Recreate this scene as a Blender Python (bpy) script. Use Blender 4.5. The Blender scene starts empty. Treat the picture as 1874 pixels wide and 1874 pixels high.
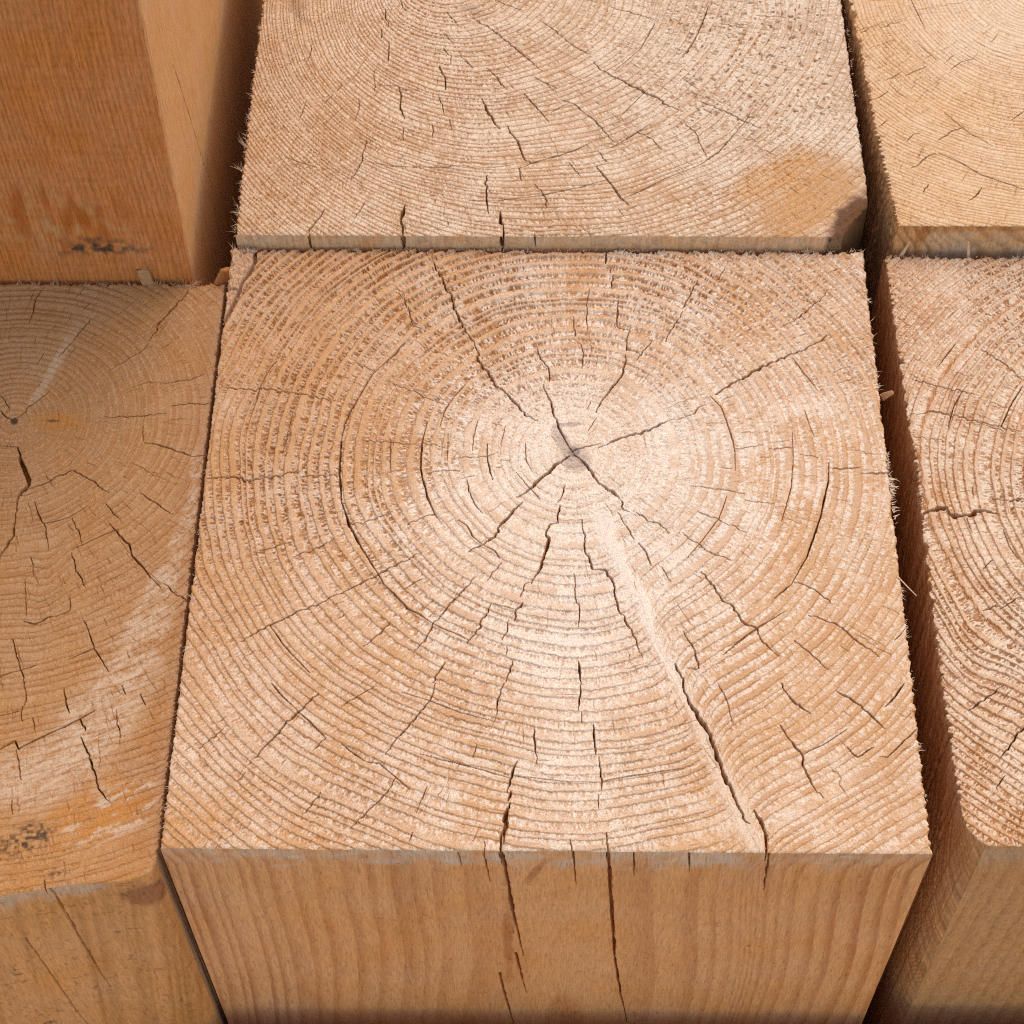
import bpy, math, random
import numpy as np
from mathutils import Matrix, Vector

# ------------------------------------------------------------------ scene settings
scene = bpy.context.scene
MM = 0.001

# camera (calibrated against the edges of the square timbers, 200 x 205 mm)
cam_data = bpy.data.cameras.new("camera")
cam = bpy.data.objects.new("camera", cam_data)
scene.collection.objects.link(cam)
scene.camera = cam
F_PX = 3590.90
cam_data.sensor_width = 36.0
cam_data.sensor_fit = 'HORIZONTAL'
cam_data.lens = 36.0 * F_PX / 1874.0
cam_data.clip_start = 0.01
cam_data.clip_end = 100.0
_p, _y, _r = math.radians(33.41921), math.radians(-1.46723), math.radians(0.92125)
_f = np.array([math.sin(_y)*math.sin(_p), math.cos(_y)*math.sin(_p), -math.cos(_p)])
_rt = np.array([math.cos(_y), -math.sin(_y), 0.0])
_dn = np.cross(_f, _rt)
_R0 = _rt*math.cos(_r) + _dn*math.sin(_r)
_D0 = -_rt*math.sin(_r) + _dn*math.cos(_r)
m = Matrix(((_R0[0], -_D0[0], -_f[0], -1.68824*MM),
            (_R0[1], -_D0[1], -_f[1], -207.07276*MM),
            (_R0[2], -_D0[2], -_f[2], 473.48229*MM),
            (0, 0, 0, 1)))
cam.matrix_world = m

# sky and hazy sun (sun high behind the stack, a little to the right)
SUN_ELEV, SUN_AZ = 64.0, 22.0          # degrees; azimuth from +y towards +x
world = bpy.data.worlds.new("World")
scene.world = world
world.use_nodes = True
nt = world.node_tree
bg = nt.nodes["Background"]
sky = nt.nodes.new("ShaderNodeTexSky")
sky.sky_type = 'NISHITA'
sky.sun_disc = False
sky.sun_elevation = math.radians(SUN_ELEV)
sky.sun_rotation = math.radians(SUN_AZ)
sky.dust_density = 1.5
sky.ozone_density = 0.0
sky.air_density = 1.5
nt.links.new(sky.outputs[0], bg.inputs[0])
bg.inputs[1].default_value = 0.15
sun_data = bpy.data.lights.new("sun", 'SUN')
sun_data.energy = 0.52
sun_data.angle = math.radians(40.0)
sun_data.color = (1.0, 0.985, 0.96)
sun = bpy.data.objects.new("sun", sun_data)
scene.collection.objects.link(sun)
_e, _a = math.radians(SUN_ELEV), math.radians(SUN_AZ)
sd = Vector((math.sin(_a)*math.cos(_e), math.cos(_a)*math.cos(_e), math.sin(_e)))
sun.rotation_euler = sd.to_track_quat('Z', 'Y').to_euler()
sun.location = sd * 3.0

vs = scene.view_settings
vs.view_transform = 'Standard'
vs.look = 'None'
vs.gamma = 1.0
vs.use_curve_mapping = False
vs.exposure = 0.80
vs.use_white_balance = True
vs.white_balance_temperature = 10000
vs.white_balance_tint = 18
try:
    scene.cycles.max_bounces = 10
    scene.cycles.diffuse_bounces = 8
    scene.cycles.use_denoising = False
    scene.cycles.filter_width = 1.15
except Exception:
    pass
CRACKS_MIDDLE = [
    [0.58,8.0,126.3,5.1,132.9,2.4,139.6,1.5,144.3,-1.0,151.5],
    [0.43,1.2,152.6,0.7,157.8,-0.7,159.5,-2.7,165.1],
    [0.72,-2.5,137.9,-6.1,140.2,-9.7,144.6,-10.8,146.3,-13.3,149.7,-16.1,152.8,-18.1,157.0,-20.4,160.1,-21.3,162.2,-20.2,162.5,-22.2,167.8],
    [0.58,-22.2,167.9,-23.4,169.6,-26.1,174.6,-27.9,178.9,-29.8,186.9,-31.6,189.9,-32.8,192.8,-34.1,195.8,-36.0,202.6],
    [0.43,8.0,126.7,12.0,128.3,16.1,129.7],
    [0.72,15.5,128.0,18.0,129.7,20.4,131.0,28.0,133.7,31.3,135.8,36.8,138.5,40.9,139.5],
    [0.43,40.9,139.5,44.8,140.9,46.2,143.6,48.2,144.3],
    [0.72,51.1,148.4,57.3,152.9,60.2,154.6,67.1,159.9,75.1,163.4,79.7,165.9,83.7,168.4],
    [0.43,83.7,168.5,86.2,171.2],
    [0.29,73.5,174.4,83.1,183.1,88.1,189.0],
    [0.87,6.9,125.0,4.2,122.4,-0.0,118.5,-4.3,113.9,-8.5,110.7],
    [0.72,-6.6,108.8,-9.0,105.6,-11.3,102.8,-13.6,100.0,-13.1,98.7,-15.1,96.2,-17.9,94.0,-21.8,91.9],
    [0.43,-17.9,94.0,-14.5,91.9,-12.9,89.5],
    [0.43,-18.2,94.3,-20.9,96.8,-22.5,100.5,-25.2,102.4],
    [0.43,-8.6,119.1,-4.8,113.9,-1.6,109.8],
    [0.43,-19.8,83.3,-22.0,80.3,-24.8,76.7,-28.4,70.7,-30.9,67.8,-32.3,64.3,-36.1,59.0],
    [0.72,8.3,125.7,11.2,122.4,13.8,118.6,16.2,115.0,19.1,112.8,22.2,109.0,22.4,107.4,24.2,105.5],
    [0.43,26.3,105.5,29.4,102.4,32.5,102.1,33.5,100.6,35.6,98.7],
    [0.29,20.8,105.5,22.8,101.4,25.6,95.9],
    [0.43,26.6,94.9,29.1,91.0,30.0,87.3],
    [0.29,32.9,87.3,35.5,81.9],
    [0.43,5.6,115.0,4.5,110.8,3.4,108.6],
    [0.58,4.2,107.6,3.7,101.6],
    [0.72,3.2,101.6,1.3,101.0,0.3,97.6,1.1,96.0,0.0,91.4,-1.5,86.5,-3.8,81.0],
    [0.43,-4.6,81.6,-5.8,81.0,-7.1,76.8],
    [0.58,-6.3,74.7,-8.1,72.1,-8.8,69.1],
    [0.43,-10.1,69.1,-10.8,65.6,-11.7,62.7],
    [0.29,-10.5,60.9,-10.7,58.1],
    [0.43,-8.9,56.3,-10.6,49.5],
    [0.43,-11.0,49.2,-12.5,45.3,-13.1,39.7],
    [0.58,10.5,102.6,11.0,97.0,11.2,92.1,12.7,89.6,13.5,86.0,17.1,85.4,17.6,83.6,19.1,82.7,20.0,77.0,21.0,71.7,22.2,71.1,22.9,68.2,24.4,66.4,25.8,61.8,26.7,57.5],
    [0.29,8.1,84.4,8.5,75.1,9.3,74.5,9.2,66.9],
    [0.58,9.2,56.5,9.9,49.4],
    [0.43,9.9,49.4,9.1,43.8,9.1,40.7],
    [0.29,9.9,40.4,10.0,36.9],
    [0.58,13.2,36.9,13.6,27.9],
    [0.43,14.6,27.1,14.9,17.3],
    [0.29,14.2,16.2,14.1,12.0],
    [0.43,16.2,5.3,16.4,0.9],
    [0.43,16.5,2.2,16.6,-1.8],
    [0.58,-7.3,25.6,-8.7,21.8,-9.9,16.5],
    [0.58,-8.9,16.8,-9.7,13.9],
    [0.87,-9.1,13.4,-9.8,9.2,-11.1,3.5,-11.3,-2.1],
    [0.29,12.6,134.3,15.1,139.0],
    [0.58,14.9,141.0,17.4,146.5,20.2,151.3,22.5,154.7,24.2,160.3,24.3,163.1],
    [0.29,10.4,168.0,11.2,163.8,10.9,158.2],
    [0.43,24.9,168.1,24.6,165.2,27.1,164.6,28.7,163.2],
    [0.43,27.6,161.0,32.2,168.1],
    [0.43,20.9,194.6,20.3,189.4],
    [0.43,22.4,184.3,21.8,177.7,22.0,174.1,25.6,172.7,24.4,168.1],
    [0.29,13.4,188.6,12.8,181.3,12.4,171.9],
    [0.29,13.0,178.4,15.6,178.4,17.8,179.1,21.8,177.7],
    [0.43,42.3,180.0,36.7,168.2],
    [0.43,47.4,192.5,44.9,186.6,42.4,181.4],
    [0.29,56.2,197.7,53.7,193.2],
    [0.58,19.1,205.1,18.7,199.1],
    [0.43,20.4,197.9,20.1,195.3],
    [0.29,8.5,177.7,8.8,169.8],
    [0.43,-22.5,168.9,-18.1,171.8,-12.6,174.7,-11.7,176.8],
    [0.29,-46.9,187.6,-44.2,184.7,-40.7,173.8,-37.2,172.4],
    [0.43,-43.2,167.7,-46.3,162.8,-51.1,156.8],
    [0.58,-51.1,156.8,-52.6,155.0,-55.6,148.1,-58.5,141.3,-60.1,135.9,-60.6,130.6],
    [0.72,-60.6,130.6,-60.6,120.1,-59.3,108.5],
    [0.72,-59.2,108.5,-57.4,103.4,-56.4,100.0,-55.2,98.1,-52.6,92.9,-48.0,85.0,-45.2,80.1],
    [0.58,-45.2,80.1,-41.9,76.6,-38.2,72.4,-35.0,70.7,-31.4,67.8],
    [0.43,-31.4,67.8,-28.3,66.0,-24.2,64.3,-21.1,62.3],
    [0.43,-23.3,152.8,-27.5,146.9,-30.1,142.1,-31.5,135.4],
    [0.58,-35.4,137.4,-36.7,129.4,-36.7,120.2,-34.4,110.6,-32.1,104.9,-30.5,102.4],
    [0.29,-46.0,130.6,-45.6,120.1],
    [0.43,-17.3,129.5,-17.2,124.2,-15.5,116.4],
    [0.43,-22.9,116.4,-22.3,112.5,-20.6,108.1,-18.2,105.0],
    [0.22,-20.2,138.1,-21.4,132.1,-21.6,126.8],
    [0.22,-29.0,133.4,-29.0,123.5],
    [0.22,-6.0,129.6,-5.7,123.6,-4.0,119.7],
    [0.22,-12.0,136.2,-13.3,129.5],
    [0.29,-54.1,130.3,-47.0,130.0,-44.3,129.3,-37.2,128.7],
    [0.29,-36.7,129.7,-29.4,127.8],
    [0.36,-26.9,124.2,-22.6,124.5,-17.8,124.8,-14.6,125.6],
    [0.22,-13.4,123.3,-10.2,123.6],
    [0.29,-34.7,118.9,-25.1,119.9],
    [0.29,-30.6,139.4,-27.3,138.1],
    [0.29,-46.4,151.6,-39.7,148.9,-34.1,145.5,-29.9,143.8],
    [0.29,-59.0,159.9,-52.1,156.4],
    [0.43,-98.9,149.9,-87.8,148.6,-86.2,149.7,-76.7,147.7,-62.8,144.7],
    [0.58,-99.3,116.6,-93.7,117.4,-88.9,117.0,-88.2,116.0,-80.8,116.6,-75.6,118.5,-71.9,119.0],
    [0.43,-71.8,117.1,-60.6,117.8],
    [0.29,-81.1,161.9,-84.1,157.0,-86.3,150.4,-88.1,139.8,-89.2,133.1],
    [0.29,-75.7,141.2,-76.9,131.8,-77.6,126.5],
    [0.29,-83.4,90.2,-77.9,92.7,-72.8,94.6],
    [0.29,-71.9,89.4,-66.3,92.2,-60.8,95.9],
    [0.29,-58.8,100.6,-52.5,101.6,-44.3,105.1],
    [0.29,-39.9,101.0,-32.1,104.9],
    [0.43,-84.5,61.6,-76.8,66.9,-69.0,71.0,-57.4,77.7],
    [0.43,-57.4,77.4,-47.9,83.4,-36.3,91.1],
    [0.29,-39.5,79.0,-35.0,82.6],
    [0.43,-76.8,66.9,-72.3,60.5,-64.6,51.9],
    [0.58,-74.9,48.8,-71.0,44.3,-66.8,40.1],
    [0.43,-66.7,39.9,-63.6,37.1,-58.8,32.2],
    [0.58,-61.7,45.5,-66.8,40.4,-73.0,32.1,-77.9,26.1],
    [0.29,-81.7,19.1,-79.5,21.8],
    [0.29,-92.8,28.7,-86.6,34.7],
    [0.29,-58.8,32.2,-62.0,28.4],
    [0.29,-59.2,16.1,-63.6,9.8],
    [0.29,-43.1,68.3,-46.9,63.6,-50.3,60.1],
    [0.43,-15.2,74.4,-18.2,67.3,-21.6,61.4],
    [0.29,-14.7,74.4,-8.1,72.4],
    [0.29,-12.4,88.2,-16.4,82.1],
    [0.43,-30.0,49.1,-31.5,43.5,-35.3,37.9,-39.5,32.4,-42.7,27.5],
    [0.43,-39.1,46.2,-31.5,43.7,-23.0,40.2,-12.6,37.2],
    [0.43,-33.4,27.5,-25.0,25.4,-17.7,23.4,-9.4,20.8],
    [0.43,-54.6,30.6,-47.9,25.3,-44.0,24.8,-39.4,20.5,-35.9,17.4],
    [0.29,-39.4,20.5,-41.6,16.3,-46.2,11.5,-50.7,5.8],
    [0.43,-27.4,55.6,-30.7,49.1],
    [0.29,-46.6,47.8,-55.2,41.6],
    [0.29,-31.1,17.9,-33.7,10.6],
    [0.29,-18.3,30.1,-19.2,26.6],
    [0.43,-2.8,35.9,-2.7,31.6,-2.5,27.8,-2.0,24.6],
    [0.29,-34.4,4.9,-35.3,2.3],
    [0.29,-15.6,2.5,-15.5,-1.6],
    [0.29,6.7,3.2,7.4,-1.4],
    [0.43,15.2,19.9,23.4,21.6,36.7,23.8],
    [0.29,-8.0,21.3,6.5,19.6,13.7,19.6],
    [0.43,49.4,147.3,52.5,143.3,53.9,137.9,55.0,132.6,55.8,127.9,55.5,120.1],
    [0.29,56.1,127.9,64.2,129.3],
    [0.29,65.7,128.0,72.7,128.4],
    [0.29,73.1,134.0,72.8,124.8,71.5,114.4,67.9,102.4],
    [0.22,74.7,126.1,80.0,125.1],
    [0.58,83.1,123.2,82.6,117.0,78.9,103.1,74.4,90.6,69.7,82.1],
    [0.58,84.0,121.1,92.0,121.3],
    [0.58,92.1,119.6,102.0,120.1],
    [0.43,69.6,81.8,67.5,79.7,64.2,76.7],
    [0.43,70.2,82.1,75.6,79.8,77.5,77.7,80.4,75.0],
    [0.29,75.0,162.0,79.9,153.0,81.8,149.6],
    [0.29,77.4,142.1,78.6,136.0,79.5,132.7],
    [0.29,43.9,106.0,51.1,102.3,57.7,98.6],
    [0.29,39.5,98.7,43.5,94.7,47.5,91.7,53.6,89.3],
    [0.29,52.6,111.1,50.1,103.5,44.0,94.7,40.2,89.8],
    [0.29,42.2,114.9,57.9,112.4],
    [0.22,57.8,109.9,66.2,108.6],
    [0.58,44.2,85.6,48.0,79.0,49.9,76.0,52.8,73.7,55.6,69.0,59.0,66.7,59.9,64.3,62.2,60.3,64.1,58.0],
    [0.43,73.5,71.4,81.4,68.0,86.0,63.4,92.1,58.2],
    [0.43,49.1,58.5,55.4,64.3,59.1,67.2,67.0,72.6],
    [0.29,68.9,63.2,73.2,59.2,77.8,54.1],
    [0.29,96.6,63.4,100.5,67.5],
    [0.43,38.3,65.9,41.1,60.2,42.1,54.4,38.9,54.4],
    [0.58,98.0,50.0,94.9,45.5,92.2,42.7],
    [0.43,100.4,36.2,95.5,31.8,91.2,27.4,89.3,28.0],
    [0.58,64.5,49.8,67.2,45.3,69.0,42.6,71.8,40.4],
    [0.58,79.3,47.6,82.5,45.4,84.9,43.8,87.1,41.6,91.6,36.1],
    [0.43,88.1,30.6,83.5,27.4,80.8,30.6],
    [0.58,63.5,37.0,65.0,33.7,67.2,30.5,69.2,27.0,68.3,25.6,70.4,20.9,72.1,17.2,73.4,15.6],
    [0.29,47.2,49.7,49.4,44.1,51.0,37.4],
    [0.29,69.0,28.3,76.1,32.2,81.3,36.0],
    [0.72,35.7,55.5,37.7,51.0],
    [0.94,37.8,51.3,37.7,48.5,40.4,41.2,41.3,39.6,42.7,37.4,44.5,33.6,46.6,26.5,48.2,20.2,50.3,13.9,52.5,9.7,53.6,8.2],
    [0.87,55.0,11.8,56.7,8.7,57.8,3.6,58.2,-1.5],
]
CRACKS_BACK = [
    [0.29,-79.9,290.5,-80.2,285.3,-81.2,281.8],
    [0.58,-70.8,216.4,-71.7,213.3,-74.8,207.9,-74.9,204.9,-74.5,203.4],
    [0.29,-85.3,239.2,-74.3,234.5],
    [0.29,-79.9,263.9,-81.7,255.6],
    [0.29,-68.7,273.2,-69.9,269.0],
    [0.29,-71.0,267.3,-73.8,263.1],
    [0.43,-55.7,308.4,-54.4,299.4],
    [0.43,-56.5,298.5,-56.2,294.1],
    [0.43,-53.8,292.3,-53.3,283.6],
    [0.43,-50.6,312.9,-49.8,309.3],
    [0.29,-58.0,278.4,-57.8,272.4,-57.5,269.0],
    [0.29,-57.6,272.0,-49.7,271.6,-49.0,269.9,-42.3,269.5],
    [0.58,-49.1,269.9,-48.4,261.5,-46.9,256.5],
    [0.58,-36.3,281.1,-34.3,275.9,-33.8,269.9],
    [0.43,-35.1,289.8,-33.4,286.3],
    [0.72,-21.6,265.8,-19.1,259.1,-15.7,252.1],
    [0.43,-20.4,280.2,-17.6,276.8,-13.2,270.0],
    [0.29,-36.2,266.6,-34.5,262.4,-34.1,258.2],
    [0.29,-32.2,256.6,-31.2,251.2],
    [0.29,-37.8,254.1,-37.3,247.9],
    [0.29,-47.1,252.4,-46.9,246.6],
    [0.29,-62.5,265.6,-62.2,260.6,-63.1,255.6],
    [0.43,-58.7,247.0,-60.0,237.7,-62.8,229.7],
    [0.43,-59.7,237.7,-51.7,235.7,-45.7,235.0,-31.6,235.0,-31.0,235.8,-25.7,235.8,-25.1,235.0,-16.3,235.1,-10.7,236.3],
    [0.58,-9.2,234.3,-5.1,236.7,4.3,240.4,10.2,243.2,14.4,246.1],
    [0.58,-13.0,253.3,-9.3,246.0,-6.9,238.7,-5.1,236.7],
    [0.29,-8.9,234.3,-8.0,229.2],
    [0.43,-7.7,268.3,-2.9,260.8,0.7,255.0],
    [0.43,4.4,265.4,9.2,263.3,16.3,255.1,21.5,246.5],
    [0.29,1.3,259.6,6.8,263.3],
    [0.29,5.6,294.3,8.7,290.7,14.8,286.4],
    [0.72,15.7,282.9,17.8,279.5,25.0,274.4,31.0,270.1,43.4,260.5],
    [0.29,32.2,268.5,24.7,258.4],
    [0.43,36.7,301.4,31.5,289.1,22.7,278.6],
    [0.43,-25.5,303.9,-18.6,298.6,-11.0,289.8,-1.7,278.6],
    [0.29,-4.2,276.0,3.8,270.1],
    [0.72,16.1,235.6,17.2,233.2,20.1,228.5,23.5,221.4,26.0,218.3],
    [0.43,-3.9,227.6,-0.9,222.9,0.2,217.5],
    [0.58,-19.2,231.5,-19.3,222.0,-18.3,215.1],
    [0.43,-24.8,220.5,-15.5,220.5,-1.5,222.9,10.1,226.1,18.9,229.3],
    [0.43,24.0,221.4,29.9,224.6,38.2,230.1,43.9,233.3],
    [0.29,16.7,242.0,19.9,237.2],
    [0.29,7.3,237.2,10.8,230.8],
    [0.43,20.9,243.6,28.1,249.4,34.2,254.3],
    [0.29,29.4,251.0,34.0,247.7,37.5,242.9],
    [1.16,-45.0,218.8,-46.0,215.0,-46.5,211.9,-45.5,209.6,-45.0,204.3],
    [1.01,-14.7,215.9,-14.1,208.2,-13.8,204.4],
    [0.29,-3.8,206.7,-3.4,204.5],
    [0.29,-18.2,313.0,-11.2,308.5,-8.1,307.6],
    [0.29,21.9,309.5,29.4,306.8,36.8,303.2],
    [0.29,-1.8,302.2,5.6,295.1],
    [0.29,-29.4,286.3,-24.7,279.4],
    [0.29,-57.9,219.6,-61.0,212.6],
    [0.29,-34.4,306.6,-31.1,301.3],
    [0.29,-35.3,296.8,-32.1,292.4],
    [0.43,55.4,310.4,53.2,302.4,49.7,292.6,45.8,285.6],
    [0.43,67.0,259.4,64.4,254.4,61.1,249.5,56.0,242.2,49.9,236.5,43.9,232.9],
    [0.43,50.5,264.7,56.9,261.0,65.0,255.6,70.2,252.8],
    [0.29,45.4,275.3,50.1,270.2],
    [0.29,44.7,255.2,48.1,251.1,51.8,239.7],
    [0.29,58.8,301.5,67.3,299.3],
    [0.22,71.4,305.5,81.3,304.7],
]
CRACKS_BACK_RIGHT = [
    [0.29,111.9,296.8,119.6,299.9],
    [0.43,105.9,263.3,111.0,267.1],
    [0.29,111.5,272.2,117.3,275.6],
    [0.43,118.9,274.3,126.6,278.6],
    [0.29,105.4,251.0,109.8,253.8],
    [0.29,124.4,310.7,126.6,301.7,127.9,296.4],
    [0.29,115.4,244.1,118.7,247.3,121.1,247.8],
    [0.43,126.7,244.9,131.8,249.0,135.5,250.7],
    [0.43,115.5,232.9,119.1,234.1,122.4,237.7,125.5,239.3],
    [0.43,126.1,239.3,131.6,236.1,139.0,229.8,151.5,223.6],
    [0.43,119.1,222.3,121.7,225.9],
    [0.43,133.6,218.9,136.1,220.5,138.3,224.4],
    [0.29,134.4,277.3,138.4,280.8,142.8,282.5],
    [0.29,129.8,257.2,136.5,249.0,144.0,242.6],
    [0.29,151.3,254.0,156.2,258.1],
    [0.29,124.7,289.4,130.0,281.6],
    [0.29,105.0,294.6,108.2,296.3],
]
CRACKS_RIGHT = [
    [1.3,108.1,107.9,111.4,109.0,115.7,109.6,116.3,107.8,118.0,106.8,124.3,106.9,125.0,108.2,130.8,107.9],
    [0.43,107.9,143.1,112.8,143.5,116.2,144.2,123.1,142.5,128.3,140.8,135.7,138.9,141.4,136.9],
    [0.43,110.3,156.5,118.8,153.7,129.5,150.7],
    [0.29,121.5,143.2,119.9,138.4],
    [0.58,144.1,153.5,139.9,146.7,135.9,138.5],
    [0.43,133.7,167.8,139.7,162.6,144.5,156.3],
    [0.36,126.2,170.6,121.7,164.6,119.7,161.8],
    [0.36,126.4,152.8,123.1,147.3,120.7,141.1],
    [0.58,130.3,113.0,134.5,112.3,139.5,112.9],
    [0.29,108.2,135.0,117.7,133.4],
    [0.43,121.6,105.9,122.6,100.9],
    [0.43,132.2,102.2,133.0,96.6,135.1,92.3],
    [0.43,127.8,75.4,133.9,79.6],
    [0.29,122.6,74.7,127.0,77.1],
    [0.29,125.0,117.4,124.5,112.9],
    [0.29,127.7,91.7,124.3,88.6],
    [0.58,114.4,43.4,122.5,49.0,125.8,51.3],
    [0.58,129.8,38.5,125.5,33.5,121.6,29.2],
    [0.29,119.0,20.0,122.3,23.8],
]
CRACKS_LEFT = [
    [0.43,-159.3,194.3,-161.5,189.1,-161.2,183.2,-161.8,179.5],
    [0.29,-146.5,193.6,-148.8,189.1],
    [0.29,-144.0,187.7,-145.6,184.7],
    [0.58,-113.4,193.0,-117.0,186.3,-120.9,180.4,-123.4,172.1],
    [0.43,-142.8,181.0,-147.3,172.0],
    [0.43,-147.3,171.9,-151.0,166.2],
    [0.29,-155.7,167.2,-157.4,163.3],
    [0.43,-152.0,152.8,-156.3,147.9,-160.5,142.7],
    [0.43,-165.9,145.4,-161.7,141.7],
    [0.29,-166.8,151.3,-163.2,145.8],
    [0.29,-123.3,171.3,-126.3,167.0,-134.5,160.6],
    [0.29,-105.1,159.3,-108.8,157.2,-117.1,155.4],
    [0.43,-134.0,143.2,-126.7,142.7,-121.3,143.4,-115.2,144.0],
    [0.43,-113.9,146.8,-108.4,147.8,-101.5,147.9],
    [0.58,-120.7,133.5,-114.5,132.2,-111.0,130.5,-105.9,128.2,-101.0,128.9],
    [0.29,-121.6,139.2,-121.0,133.8],
    [0.58,-163.9,132.2,-158.6,131.9],
    [1.3,-158.6,131.9,-157.1,127.6,-155.4,123.6,-153.5,119.7,-153.4,117.1,-155.6,113.8,-155.2,109.3],
    [0.72,-155.2,109.3,-154.8,101.7,-157.8,93.5],
    [0.43,-152.7,116.4,-148.2,118.4,-144.2,121.1,-140.7,123.1,-135.9,120.1,-128.8,115.3],
    [0.36,-119.6,115.3,-115.0,112.1,-109.1,107.7],
    [0.43,-150.5,111.9,-148.7,107.4,-146.2,103.0,-144.1,95.5],
    [0.36,-146.4,104.3,-139.5,106.5,-134.6,110.4],
    [0.29,-138.6,106.2,-135.5,100.5,-134.5,97.4],
    [0.36,-137.2,95.8,-132.0,98.7,-124.5,102.5],
    [0.43,-137.1,94.9,-134.9,88.7,-131.9,83.8],
    [0.29,-129.4,111.4,-125.0,106.3],
    [0.58,-127.4,104.4,-121.3,97.5,-119.7,93.1,-115.6,89.4,-110.1,82.7],
    [0.36,-109.2,84.0,-101.6,76.7],
    [0.29,-149.4,86.7,-147.1,75.2],
    [0.29,-148.8,93.6,-146.9,87.4],
    [0.58,-147.7,73.4,-144.1,72.0,-140.7,74.1,-138.7,74.4],
    [0.29,-138.7,74.1,-134.8,75.9,-135.8,81.3],
    [0.43,-130.4,72.3,-126.4,63.5,-121.4,56.0],
    [0.43,-149.9,68.0,-147.0,60.4,-143.6,51.6],
    [0.43,-152.1,56.9,-142.2,59.3],
    [0.29,-133.2,60.5,-126.4,63.5],
    [0.58,-143.4,51.5,-144.0,47.5,-143.2,43.0],
    [0.43,-133.2,51.6,-131.8,47.0,-130.7,44.2],
    [0.58,-127.7,42.5,-125.9,38.1],
    [0.58,-126.7,36.7,-123.7,30.9,-121.6,26.0,-119.7,21.2,-116.5,16.9],
    [0.58,-148.7,35.1,-144.3,37.4,-143.1,34.9,-136.6,38.0,-129.5,41.1,-123.5,44.5],
    [0.29,-143.6,34.6,-142.0,29.1,-140.8,25.9],
    [0.29,-117.9,44.3,-115.6,33.7],
    [0.29,-140.7,43.6,-139.3,39.6],
    [0.29,-150.2,45.2,-143.8,46.1],
    [0.43,-142.7,20.4,-141.8,16.2],
    [0.29,-117.3,51.7,-115.9,48.8],
    [0.29,-111.9,48.9,-110.0,45.5],
    [0.43,-130.6,-3.6,-129.6,-7.1],
]
FRONT_CRACKS_MIDDLE = [
    [0.87,-11.3,-1.3,-10.5,-9.5,-9.6,-21.8,-9.2,-30.6,-8.1,-46.3,-6.4,-67.1,-5.7,-75.8],
    [0.58,-8.0,-72.9,-6.5,-90.8,-5.0,-106.5],
    [0.72,-12.9,-89.5,-11.4,-109.9,-9.1,-134.9],
    [0.87,16.5,-0.7,17.7,-20.0,19.3,-48.4,20.9,-75.2,22.2,-90.1,23.6,-105.8,26.9,-134.0],
    [0.29,-15.8,-1.4,-14.9,-14.5,-14.5,-20.6],
    [0.29,7.4,0.2,8.1,-12.8,8.7,-22.6],
    [0.29,23.2,-0.6,24.0,-16.1],
    [0.29,-22.5,-1.5,-21.8,-9.8],
    [0.58,58.2,1.2,58.7,-8.2,58.9,-15.4,59.4,-25.4],
    [0.29,37.6,-0.3,38.4,-12.2],
]
FRONT_CRACKS_LEFT = [
    [0.58,-129.2,-3.8,-128.4,-9.9,-128.1,-25.0,-127.9,-42.2,-127.3,-57.4,-127.1,-70.5,-126.3,-81.0],
    [0.36,-141.2,-35.7,-140.6,-52.1,-139.8,-70.8,-139.0,-93.8,-137.5,-114.9],
]
FRONT_CRACKS_BACK = [
    [0.58,-75.0,5.2,-74.7,-1.7],
    [1.16,-45.3,5.8,-45.2,-2.0],
    [1.01,-14.1,5.9,-13.9,-1.9],
    [0.29,-3.8,6.8,-3.3,0.8],
]
# ------------------------------------------------------------------ noise in plain numpy
_rng = np.random.default_rng(7)
_TAB = _rng.random((512, 512)).astype(np.float32)

def vn(x, y, seed=0):
    """smooth value noise in -1..1 (bicubic-ish fade on a 512 lattice)"""
    x = np.asarray(x, np.float32) + seed*17.31
    y = np.asarray(y, np.float32) + seed*9.73
    xi = np.floor(x).astype(np.int32); yi = np.floor(y).astype(np.int32)
    fx = x - xi; fy = y - yi
    fx = fx*fx*(3-2*fx); fy = fy*fy*(3-2*fy)
    x0 = (xi + seed*37) & 511; x1 = (x0 + 1) & 511; y0 = (yi + seed*91) & 511; y1 = (y0 + 1) & 511
    a = _TAB[x0, y0]; b = _TAB[x1, y0]; c = _TAB[x0, y1]; d = _TAB[x1, y1]
    return ((a + (b-a)*fx)*(1-fy) + (c + (d-c)*fx)*fy)*2 - 1

def fbm(x, y, seed=0, octv=3):
    s = 0; a = 1.0; t = 0
    for i in range(octv):
        s = s + a*vn(x*(2.03**i), y*(2.03**i), seed+i*5); t += a; a *= 0.5
    return s/t

def sst(a, b, x):
    t = np.clip((x-a)/(b-a), 0, 1)
    return t*t*(3-2*t)

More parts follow.
